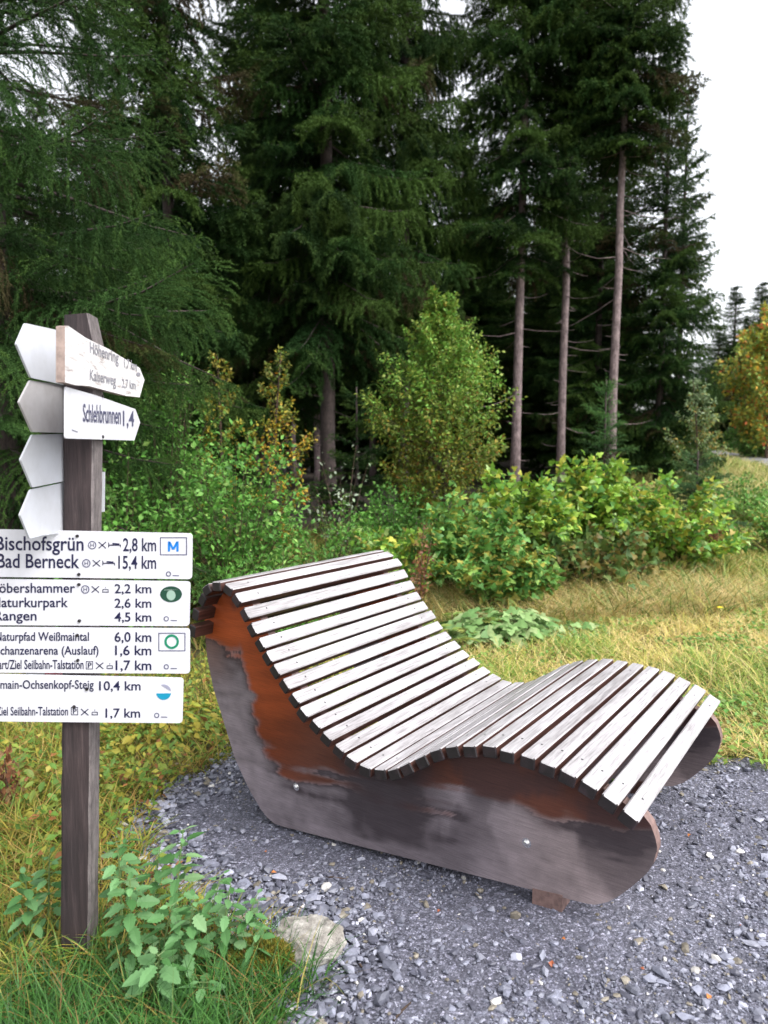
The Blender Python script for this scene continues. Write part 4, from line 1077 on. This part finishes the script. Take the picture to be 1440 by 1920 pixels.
def fern(label, x, y, seed, n=7, L=.5):
    rng = np.random.default_rng(seed); t = empty('fern', (x, y, tz(x, y))); tag(t, label, 'fern', 'ferns by the thicket')
    P, D, Sz, w = [], [], [], MB()
    for i in range(n):
        a = rng.random() * 2 * PI; l = L * (.7 + .5 * rng.random()); ts = np.linspace(0, 1, 18)
        q = np.stack([math.cos(a) * l * ts, math.sin(a) * l * ts, l * (1.5 * ts - 1.15 * ts ** 2)], -1); w.tube(q[::4], .003, 3, cap=False)
        lat = np.array([-math.sin(a), math.cos(a), -.15])
        for sd in (-1, 1):
            P.append(q[2:]); D.append(np.repeat((lat * sd + np.array([math.cos(a), math.sin(a), 0]) * .5)[None], 16, 0)); Sz.append(l * .30 * np.sin(PI * (1 - ts[2:]) ** .8 * .9 + .2))
    P, D, Sz = map(np.concatenate, (P, D, Sz))
    V, T, c = leaves_np('narrow', P, D, np.repeat([[0, 0, 1.]], len(P), 0) + rng.normal(size=P.shape) * .1, Sz.clip(.02), pick(rng, [(.16, .25, .05), (.24, .27, .07)], len(P)))
    w.build('stalk', M_twig, t); obj('fronds', mesh_np('fronds', V, tris=T, mats=[M_leaf], col=c), t)
fern('pale fern right of the head end, in front of the raspberry bush', .62, 6.2, 161)
fern('yellowish fern close behind the backrest', .38, 5.6, 162, 6, .42)

# ================================================================== nettles
def nettle(label, x, y, h, lean, seed, ls=.085):
    rng = np.random.default_rng(seed); h *= 1.12; t = empty('nettle', (x, y, tz(x, y))); tag(t, label, 'nettle', 'nettles at the foot of the signpost')
    w = MB(); P, D, Nn, Sz = [], [], [], []
    k = int(7 + h * 26); ax = lambda f: np.array([lean[0] * f ** 1.5, lean[1] * f ** 1.5, h * f])
    w.tube([ax(f) for f in np.linspace(0, 1, 7)], [.004, .0038, .0035, .003, .0028, .0024, .0015], 5)
    a0 = rng.random() * PI
    for i in range(k):
        f = .18 + .82 * (i / (k - 1)) ** .9; p = ax(f); a = a0 + i * PI / 2 + rng.normal() * .2
        s = ls * (0.55 + 1.1 * math.sin(PI * min(1, .25 + .62 * (1 - f)))) * (.85 + .3 * rng.random()) * (1 if f < .93 else .6)
        for b in (a, a + PI):
            d = np.array([math.cos(b), math.sin(b), .1 - .75 * (1 - f) + rng.normal() * .15]); pet = .028 * (1 - .5 * f)
            q = p + d * pet; w.tube([tuple(p), tuple(q)], [.0014, .001], 3, cap=False)
            P.append(q); D.append(d); Nn.append(np.array([0, 0, 1.]) + rng.normal(size=3) * .22); Sz.append(s * .47)
    P, D, Nn, Sz = map(np.array, (P, D, Nn, Sz))
    V, T, c = leaves_np('toothed', P, nrm(D), nrm(Nn), Sz, pick(rng, [(.095, .22, .075), (.135, .28, .11), (.065, .17, .05), (.18, .31, .14)], len(P), [4, 4, 2, 1], .15))
    w.build('stem', M_nstem, t); obj('leaves', mesh_np('leaves', V, tris=T, mats=[M_leaf], col=c), t)
M_nstem = plain('nettle_stem', (.10, .16, .05), .6, 0, .3)
NT = [((285, 1900), .20, (.05, -.06), 'nettle nearest the viewer, leaning forward over the grass', .105),
      ((250, 1850), .30, (.0, .0), 'leafy nettle just right of the post foot', .09),
      ((345, 1870), .25, (.03, .02), 'nettle right of the leafy one, below the gravel edge', .085),
      ((325, 1800), .36, (.03, .04), 'tallest nettle, in the middle of the clump', .085),
      ((232, 1780), .30, (-.02, .03), 'nettle close beside the right face of the post', .08),
      ((410, 1840), .24, (.03, .05), 'nettle between the tallest one and the mossy rock', .08),
      ((455, 1850), .15, (.05, .02), 'short nettle touching the mossy rock', .065),
      ((375, 1915), .12, (.02, -.03), 'low nettle in the grass in front of the clump', .07),
      ((60, 1800), .24, (-.02, .02), 'nettle left of the post foot', .085),
      ((92, 1780), .27, (.0, .03), 'taller nettle hidden behind the post foot on its left', .08),
      ((285, 1745), .24, (.02, .05), 'nettle at the back of the clump, by the dead stick', .075),
      ((385, 1790), .20, (.04, .06), 'nettle spreading over the gravel at the back of the clump', .075),
      ((300, 1850), .24, (.05, -.02), 'nettle in front of the tallest one, leaning right', .08),
      ((440, 1825), .19, (.06, .05), 'nettle reaching over the gravel behind the mossy rock', .07),
      ((225, 1690), .22, (.02, .03), 'nettle at the gravel edge behind the post, farthest back', .075)]
for i, (pq, h, ln, lb, ls) in enumerate(NT):
    g = ground_at(*pq); nettle(lb, g[0], g[1], h, ln, 170 + i, ls)

# ================================================================== rock, stick, litter, flowers
def rock():
    x, y = ground_at(574, 1800); import mathutils
    t = empty('rock', (x, y, tz(x, y))); tag(t, 'angular pale rock with moss on one side at the gravel edge', 'rock')
    import bmesh
    bm = bmesh.new(); bmesh.ops.create_icosphere(bm, subdivisions=5, radius=1)
    rng = np.random.default_rng(4)
    planes = [(nrm(rng.normal(size=3)), .62 + .28 * rng.random()) for _ in range(16)] + [(np.array([0, 0, 1.]), .62), (nrm(np.array([.9, -.3, .1])), .75), (nrm(np.array([0.1, -1, .25])), .7)]
    for v in bm.verts:
        p = np.array(v.co)
        for n, d in planes:
            e = p @ n - d
            if e > 0: p = p - n * e * .92
        nz = mathutils.noise.fractal(Vector(p) * 3.2, 1.0, 2.0, 5); nz2 = mathutils.noise.fractal(Vector(p) * 11, 1.0, 2.0, 3)
        p = p * (1 + .10 * nz + .03 * nz2)
        v.co = Vector((p[0] * .132, p[1] * .095, p[2] * .088 + .036))
    me = bpy.data.meshes.new('rock'); bm.to_mesh(me); bm.free()
    m, nt, b = new_mat('pale_rock'); f = noise(nt, coords(nt), 26, 8, .7); g = noise(nt, coords(nt), 9, 5, .6)
    c = ramp(nt, f, [(.3, (.10, .092, .085)), (.5, (.27, .255, .235)), (.7, (.48, .465, .44))])
    c = mixc(nt, .8, c, ramp(nt, g, [(.35, (.6, .56, .5)), (.6, (1.1, 1.1, 1.1))]), 'MULTIPLY')
    nt.links.new(c, b.inputs['Base Color']); b.inputs['Roughness'].default_value = .85; bump(nt, b, f, .8, .008)
    me.materials.append(m); obj('stone', me, t)
    # moss cushion
    n = 5200; a = rng.random(n) * 2 * PI; q = np.sqrt(rng.random(n)); P = np.stack([-.125 + .10 * q * np.cos(a), -.06 + .06 * q * np.sin(a), .045 + .045 * (1 - q ** 2) + .006 * rng.random(n)], -1)
    P = np.concatenate([P, np.stack([-.20 + .07 * q * np.cos(a), -.03 + .05 * q * np.sin(a), .005 + .03 * (1 - q ** 2)], -1)[: n // 2]]); n = len(P)
    D = nrm(np.array([0, 0, .8]) + rng.normal(size=(n, 3)) * .6)
    V, T, c = leaves_np('narrow', P, D, rng.normal(size=(n, 3)), .016 * (.6 + .8 * rng.random(n)), pick(rng, [(.20, .20, .03), (.30, .22, .04), (.12, .15, .03)], n))
    o = obj('moss', mesh_np('moss', V, tris=T, mats=[M_grass], col=c), t)
rock()
def stick(label, pts, r, grp=None):
    q = [ground_at(*p) for p in pts]; b = MB(); z0 = tz(*q[0]); o = q[0]
    path = [(p[0] - o[0], p[1] - o[1], tz(*p) - z0 + r * .8) for p in q]
    b.tube(path, [r * .7] + [r] * (len(path) - 2) + [r * .5], 7)
    ob = b.build('fallen_stick', M_twig, None, True); ob.location = (o[0], o[1], z0); tag(ob, label, 'stick', grp)
stick('dark dead stick lying at the gravel edge behind the nettles', [(248, 1580), (285, 1568), (318, 1560)], .009)
stick('thin reddish twig lying on the gravel in front of the rock on its right', [(668, 1800), (678, 1815), (690, 1828)], .003)
stick('thin twig on the gravel at the bottom border', [(738, 1918), (752, 1900), (770, 1885)], .004)
stick('fine twig on the gravel below the middle of the side panel', [(606, 1645), (625, 1648), (650, 1650)], .003)
M_lit = [plain('fallen_leaf_' + n, c, .6, 0, .3, 60) for n, c in (('orange', (.45, .15, .03)), ('russet', (.27, .075, .03)), ('straw', (.55, .36, .10)))]
for i, (px, py, mi, s, lb) in enumerate([(514, 1639, 0, .026, 'orange leaf fragment on the gravel right of the nettles'), (586, 1655, 0, .022, 'russet-orange leaf on the gravel behind the rock'), (500, 1600, 0, .018, 'small orange leaf on the gravel below the rear corner of the lounger'),
        (275, 1583, 0, .026, 'orange leaf by the dead stick'), (1293, 1570, 0, .024, 'orange leaf at the front end of the side panel'), (1327, 1874, 0, .026, 'orange leaf low on the right of the gravel'), (1390, 1745, 1, .022, 'reddish scrap on the gravel near the right border'),
        (1058, 1765, 0, .020, 'brownish orange leaf below the front end of the panel'), (1035, 1812, 1, .030, 'curled russet leaf on the gravel below the lounger'), (822, 1713, 1, .018, 'small russet leaf on the gravel below the panel'),
        (1204, 1820, 1, .016, 'tiny russet leaf on the gravel left of the orange one'), (310, 1538, 1, .022, 'russet leaf on the stones above the dead stick')]):
    g = ground_at(px, py); rng = np.random.default_rng(200 + i)
    tv, tf = LEAF_T['oval']; v = (tv - np.array([.5, 0, 0])) * s * .8 * np.array([1, 1.3, 3.5]); b = MB(); b.add([tuple(q + np.array([0, 0, .006])) for q in v], [tuple(f) for f in tf])
    o = b.build('fallen_leaf', M_lit[mi]); o.location = (g[0], g[1], tz(*g) + .002); o.rotation_euler = (rng.normal() * .3, rng.normal() * .3, rng.random() * 6)
    tag(o, lb, 'leaf', 'fallen leaves on the gravel')
M_petal = plain('yellow_petal', (.85, .62, .02), .5, 0, .1)
for i, (px, py, hgt, lb) in enumerate([(1067, 1080, .16, 'yellow flower at the foot of the raspberry thicket'), (1045, 1105, .12, 'small yellow flower in the dry grass below the thicket'), (1348, 1166, .22, 'yellow flower alone in the meadow on the right')]):
    g = ground_at(px, py + 22); t = empty('dandelion', (g[0], g[1], tz(*g))); tag(t, lb, 'flower', 'yellow flowers in the meadow')
    b = MB(); b.tube([(0, 0, 0), (.004, 0, hgt * .5), (0, 0, hgt)], .002, 5); b.build('stem', M_nstem, t)
    b = MB()
    for k in range(16):
        a = k * PI / 8; c_, s_ = math.cos(a), math.sin(a)
        b.add([(0, 0, hgt), (c_ * .018 - s_ * .005, s_ * .018 + c_ * .005, hgt + .008), (c_ * .028, s_ * .028, hgt + .004 + .005 * (k % 2)), (c_ * .018 + s_ * .005, s_ * .018 - c_ * .005, hgt + .008)], [(0, 1, 2, 3)])
    b.build('flower_head', M_petal, t)

# ================================================================== grass
def blades(name, x, y, h, w, lean, bend, col, kind_label):
    n = len(x); rng = np.random.default_rng(n)
    az = rng.random(n) * 2 * PI; az2 = az + rng.normal(size=n) * .5 + PI / 2
    ts = np.array([0, .4, .75, 1.0]); z0 = terrain(x, y) - .01
    d = np.stack([np.cos(az), np.sin(az)], -1); s = np.stack([np.cos(az2), np.sin(az2)], -1)
    rows = []
    for t in ts:
        out = (lean * t + bend * t * t) * h; zz = h * (t - .45 * bend * t ** 2.2); wd = w * (1 - t ** 1.6) * .5 + 1e-5
        c = np.stack([x + d[:, 0] * out, y + d[:, 1] * out, z0 + zz], -1)
        sv = np.concatenate([s * wd[:, None], np.zeros((n, 1))], -1)
        rows += [c - sv, c + sv]
    V = np.stack(rows, 1).reshape(-1, 3); b = np.arange(n)[:, None] * 8
    Qd = np.stack([np.concatenate([b + 2 * k, b + 2 * k + 1, b + 2 * k + 3, b + 2 * k + 2], 1) for k in range(3)], 1).reshape(-1, 4)
    o = obj(name, mesh_np(name, V, quads=Qd, mats=[M_grass], col=np.repeat(col, 3, 0)))
    tag(o, kind_label, 'grass', kind='stuff')
def scatter(n, seed, ymin, ymax, xl, xr, power=1.0):
    """points in the wedge the camera sees: x between xl*y and xr*y"""
    rng = np.random.default_rng(seed); y = ymin + (ymax - ymin) * rng.random(n) ** power
    return (xl + (xr - xl) * rng.random(n)) * y, y, rng
# long green grass round the post foot
x, y, rng = scatter(26000, 301, .9, 2.35, -.72, -.02)
cl = fbm(x * 9, y * 9, 1, 2); ok = (gravel_d(x, y) < .035) & (rng.random(len(x)) < .25 + 1.3 * (cl - .3)); x, y = x[ok], y[ok]; n = len(x)
near = sstep(2.3, 1.6, y)
h = (.07 + .16 * rng.random(n)) * (.55 + .55 * near)
col = pick(rng, [(.040, .125, .020), (.060, .17, .03), (.025, .085, .016), (.12, .17, .04)], n, [4, 4, 3, .7])
dry = rng.random(n) < .06 + .18 * (1 - near); col[dry] = pick(rng, [(.34, .22, .07), (.28, .24, .06), (.22, .12, .04)], int(dry.sum()))
blades('grass', x, y, h, .0038 + .002 * rng.random(n), .15 + .5 * rng.random(n), .2 + .7 * rng.random(n), col, 'long green grass round the foot of the signpost')
# yellowing weeds and grass left of and behind the post
x, y, rng = scatter(52000, 302, 2.0, 6.2, -.80, -.02, 1.1)
d = gravel_d(x, y); cl = fbm(x * 4, y * 4, 2, 3); ok = (d < .03) & (rng.random(len(x)) < .35 + 1.2 * (cl - .3)); x, y, cl, d = x[ok], y[ok], cl[ok], d[ok]; n = len(x)
h = (.05 + .16 * rng.random(n) ** 1.7) * (.6 + .8 * cl) * sstep(-.02, .12, -d + .06).clip(.45)
col = pick(rng, [(.32, .26, .045), (.22, .25, .04), (.13, .22, .035), (.40, .28, .09), (.26, .13, .04)], n, [4, 4, 4, 2, 1])
blades('weedy_grass', x, y, h, .006 + .005 * rng.random(n), .1 + .6 * rng.random(n), .3 + .7 * rng.random(n), col, 'yellow-green weedy grass behind the signpost')
# meadow on the right
x, y, rng = scatter(150000, 303, 2.9, 13.0, -.08, .68, 1.25)
d = gravel_d(x, y); cl = fbm(x * 1.3, y * 1.3, 3, 3); cl2 = fbm(x * 3.1, y * 3.1, 6, 3); ok = (d < .02) & (rng.random(len(x)) < .5 + 1.1 * (cl2 - .3)); x, y, cl, cl2, d = x[ok], y[ok], cl[ok], cl2[ok], d[ok]; n = len(x)
h = (.05 + .14 * rng.random(n)) * (.55 + .9 * cl) * (.75 + .03 * y)
green = sstep(.54, .66, cl + .20 * sstep(3.9, 3.0, y) + .15 * (rng.random(n) - .5))
col = pick(rng, [(.66, .51, .20), (.60, .51, .16), (.72, .58, .28), (.48, .46, .10), (.48, .32, .13)], n, [5, 4, 4, 2, 1])
g = rng.random(n) < .08 + .6 * green; col[g] = pick(rng, [(.22, .33, .055), (.30, .37, .07), (.15, .27, .045)], int(g.sum()))
blades('meadow_grass', x, y, h, (.004 + .003 * rng.random(n)) * (.75 + .11 * y), .15 + .8 * rng.random(n), .3 + .8 * rng.random(n), col, 'sunbleached yellow-green meadow grass behind the lounger')
def weeds(name, lab, x, y, rng, ls, hm, pal, wts, leaf='oval'):
    n = len(x); a = rng.random(n) * 2 * PI
    P = np.stack([x, y, terrain(x, y) + hm * rng.random(n) ** 1.3], -1); D = nrm(np.stack([np.cos(a), np.sin(a), rng.normal(size=n) * .5], -1))
    V, T, c = leaves_np(leaf, P, D, nrm(np.array([0, -.1, 1.]) + rng.normal(size=(n, 3)) * .5), ls * (.5 + .8 * rng.random(n)), pick(rng, pal, n, wts))
    tag(obj(name, mesh_np(name, V, tris=T, mats=[M_leaf], col=c)), lab, 'weeds', kind='stuff')
x, y, rng = scatter(60000, 310, 1.9, 6.0, -.80, -.05, 1.1)
cl = fbm(x * 5.5, y * 5.5, 5, 3); ok = (gravel_d(x, y) < .06) & (rng.random(len(x)) < np.clip(4 * (cl - .47), .03, .5) * sstep(2.15, 2.75, y)); x, y = x[ok], y[ok]
weeds('leafy_weeds', 'small leafy weeds in yellow, green and rust among the grass behind the signpost', x, y, rng, .042, .19, [(.30, .28, .045), (.20, .26, .045), (.11, .21, .035), (.24, .11, .04), (.38, .32, .08)], [3.4, 4, 4.6, 1.3, .9])
x, y, rng = scatter(60000, 311, 2.9, 9.5, -.02, .66, 1.2)
cl = fbm(x * 2.6, y * 2.6, 7, 3); ok = (gravel_d(x, y) < .08) & (rng.random(len(x)) < np.clip(5 * (cl - .50), .03, 1)); x, y = x[ok], y[ok]
weeds('clover', 'low clover and herbs in patches through the meadow', x, y, rng, .04, .09, [(.16, .30, .06), (.22, .34, .07), (.12, .23, .05), (.34, .32, .09)], [3, 3, 2, 1.5])
x, y, rng = scatter(42000, 306, 12.0, 42.0, .30, .72, 1.3)
n = len(x); col = pick(rng, [(.40, .36, .12), (.26, .32, .07), (.18, .26, .06), (.50, .40, .18)], n)
ok = np.abs(x - np.interp(y, [17, 22, 26, 32, 37, 44], [14.2, 14.9, 15.5, 17.0, 17.8, 18.4])) > 1.1; x, y, col = x[ok], y[ok], col[ok]; n = len(x)
blades('rank_grass', x, y, .15 + .35 * rng.random(n), .02 + .03 * rng.random(n), .2 + .6 * rng.random(n), .3 + .6 * rng.random(n), col, 'rank grass along the track on the right')
# the bent straw-coloured mound
c0 = ground_at(1010, 1150)
rng = np.random.default_rng(304); n = 12500; a = rng.random(n) * 2 * PI; q = np.sqrt(rng.random(n))
x = c0[0] + .35 + 1.9 * q * np.cos(a); y = c0[1] + .3 + .95 * q * np.sin(a); ok = gravel_d(x, y) < 0; x, y = x[ok], y[ok]; n = len(x)
blades('straw_grass', x, y, .12 + .32 * rng.random(n) ** 1.5, .0035 + .003 * rng.random(n), .35 + .7 * rng.random(n), .5 + .8 * rng.random(n), pick(rng, [(.72, .56, .28), (.78, .64, .34), (.56, .42, .18), (.50, .46, .16)], n), 'bent straw coloured grass in front of the thicket')
# undergrowth at the foot of the shrubs
x, y, rng = scatter(28000, 305, 6.4, 12.5, -.45, .62, 1.0)
ok = rng.random(len(x)) < np.where(x > .5 * y - 0, .2, 1); x, y = x[ok], y[ok]; n = len(x)
blades('undergrowth', x, y, (.12 + .3 * rng.random(n)), .012 + .01 * rng.random(n), .2 + .6 * rng.random(n), .3 + .6 * rng.random(n), pick(rng, [(.14, .21, .04), (.27, .25, .055), (.10, .17, .033), (.34, .24, .08)], n), 'rank grass and weeds at the foot of the shrubs')

# ================================================================== sky, sun, camera
w = bpy.data.worlds.new('World'); bpy.context.scene.world = w; w.use_nodes = True
nt = w.node_tree; bg = nt.nodes['Background']
sky = nt.nodes.new('ShaderNodeTexSky'); sky.sky_type = 'NISHITA'; sky.sun_disc = False
SUN_EL, SUN_AZ = rad(52), rad(125)      # azimuth measured from +Y towards +X
sky.sun_elevation = SUN_EL; sky.sun_rotation = SUN_AZ; sky.air_density = 1.0; sky.dust_density = 4.0; sky.ozone_density = 1.0
hs = nt.nodes.new('ShaderNodeHueSaturation'); hs.inputs['Saturation'].default_value = 0.16; hs.inputs['Value'].default_value = 1.0
nt.links.new(sky.outputs[0], hs.inputs['Color']); nt.links.new(hs.outputs[0], bg.inputs['Color']); bg.inputs['Strength'].default_value = 0.15
sl = bpy.data.lights.new('Sun', 'SUN'); sl.energy = 0.5; sl.angle = rad(25); sl.color = (1.0, 0.97, 0.93)
so = link(bpy.data.objects.new('Sun', sl))
sd = Vector((math.sin(SUN_AZ) * math.cos(SUN_EL), math.cos(SUN_AZ) * math.cos(SUN_EL), math.sin(SUN_EL)))
so.rotation_euler = sd.to_track_quat('Z', 'Y').to_euler(); so.location = sd * 30

cam = bpy.data.cameras.new('Camera'); cam.sensor_fit = 'VERTICAL'; cam.sensor_height = 24.0; cam.sensor_width = 18.0
cam.lens = 24.0 * F_PX / 1920.0; cam.clip_start = 0.05; cam.clip_end = 1500
co = link(bpy.data.objects.new('Camera', cam)); co.location = (0, 0, CAMZ); co.rotation_euler = (PI / 2 - PITCH, 0, 0)
cam.dof.use_dof = True; cam.dof.focus_distance = 2.7; cam.dof.aperture_fstop = 2.0
sc = bpy.context.scene; sc.camera = co
sc.view_settings.view_transform = 'Standard'; sc.view_settings.look = 'None'; sc.view_settings.gamma = 1.0; sc.view_settings.use_curve_mapping = False
sc.view_settings.exposure = 1.6
sc.cycles.max_bounces = 6; sc.cycles.diffuse_bounces = 2; sc.cycles.glossy_bounces = 2; sc.cycles.transmission_bounces = 3
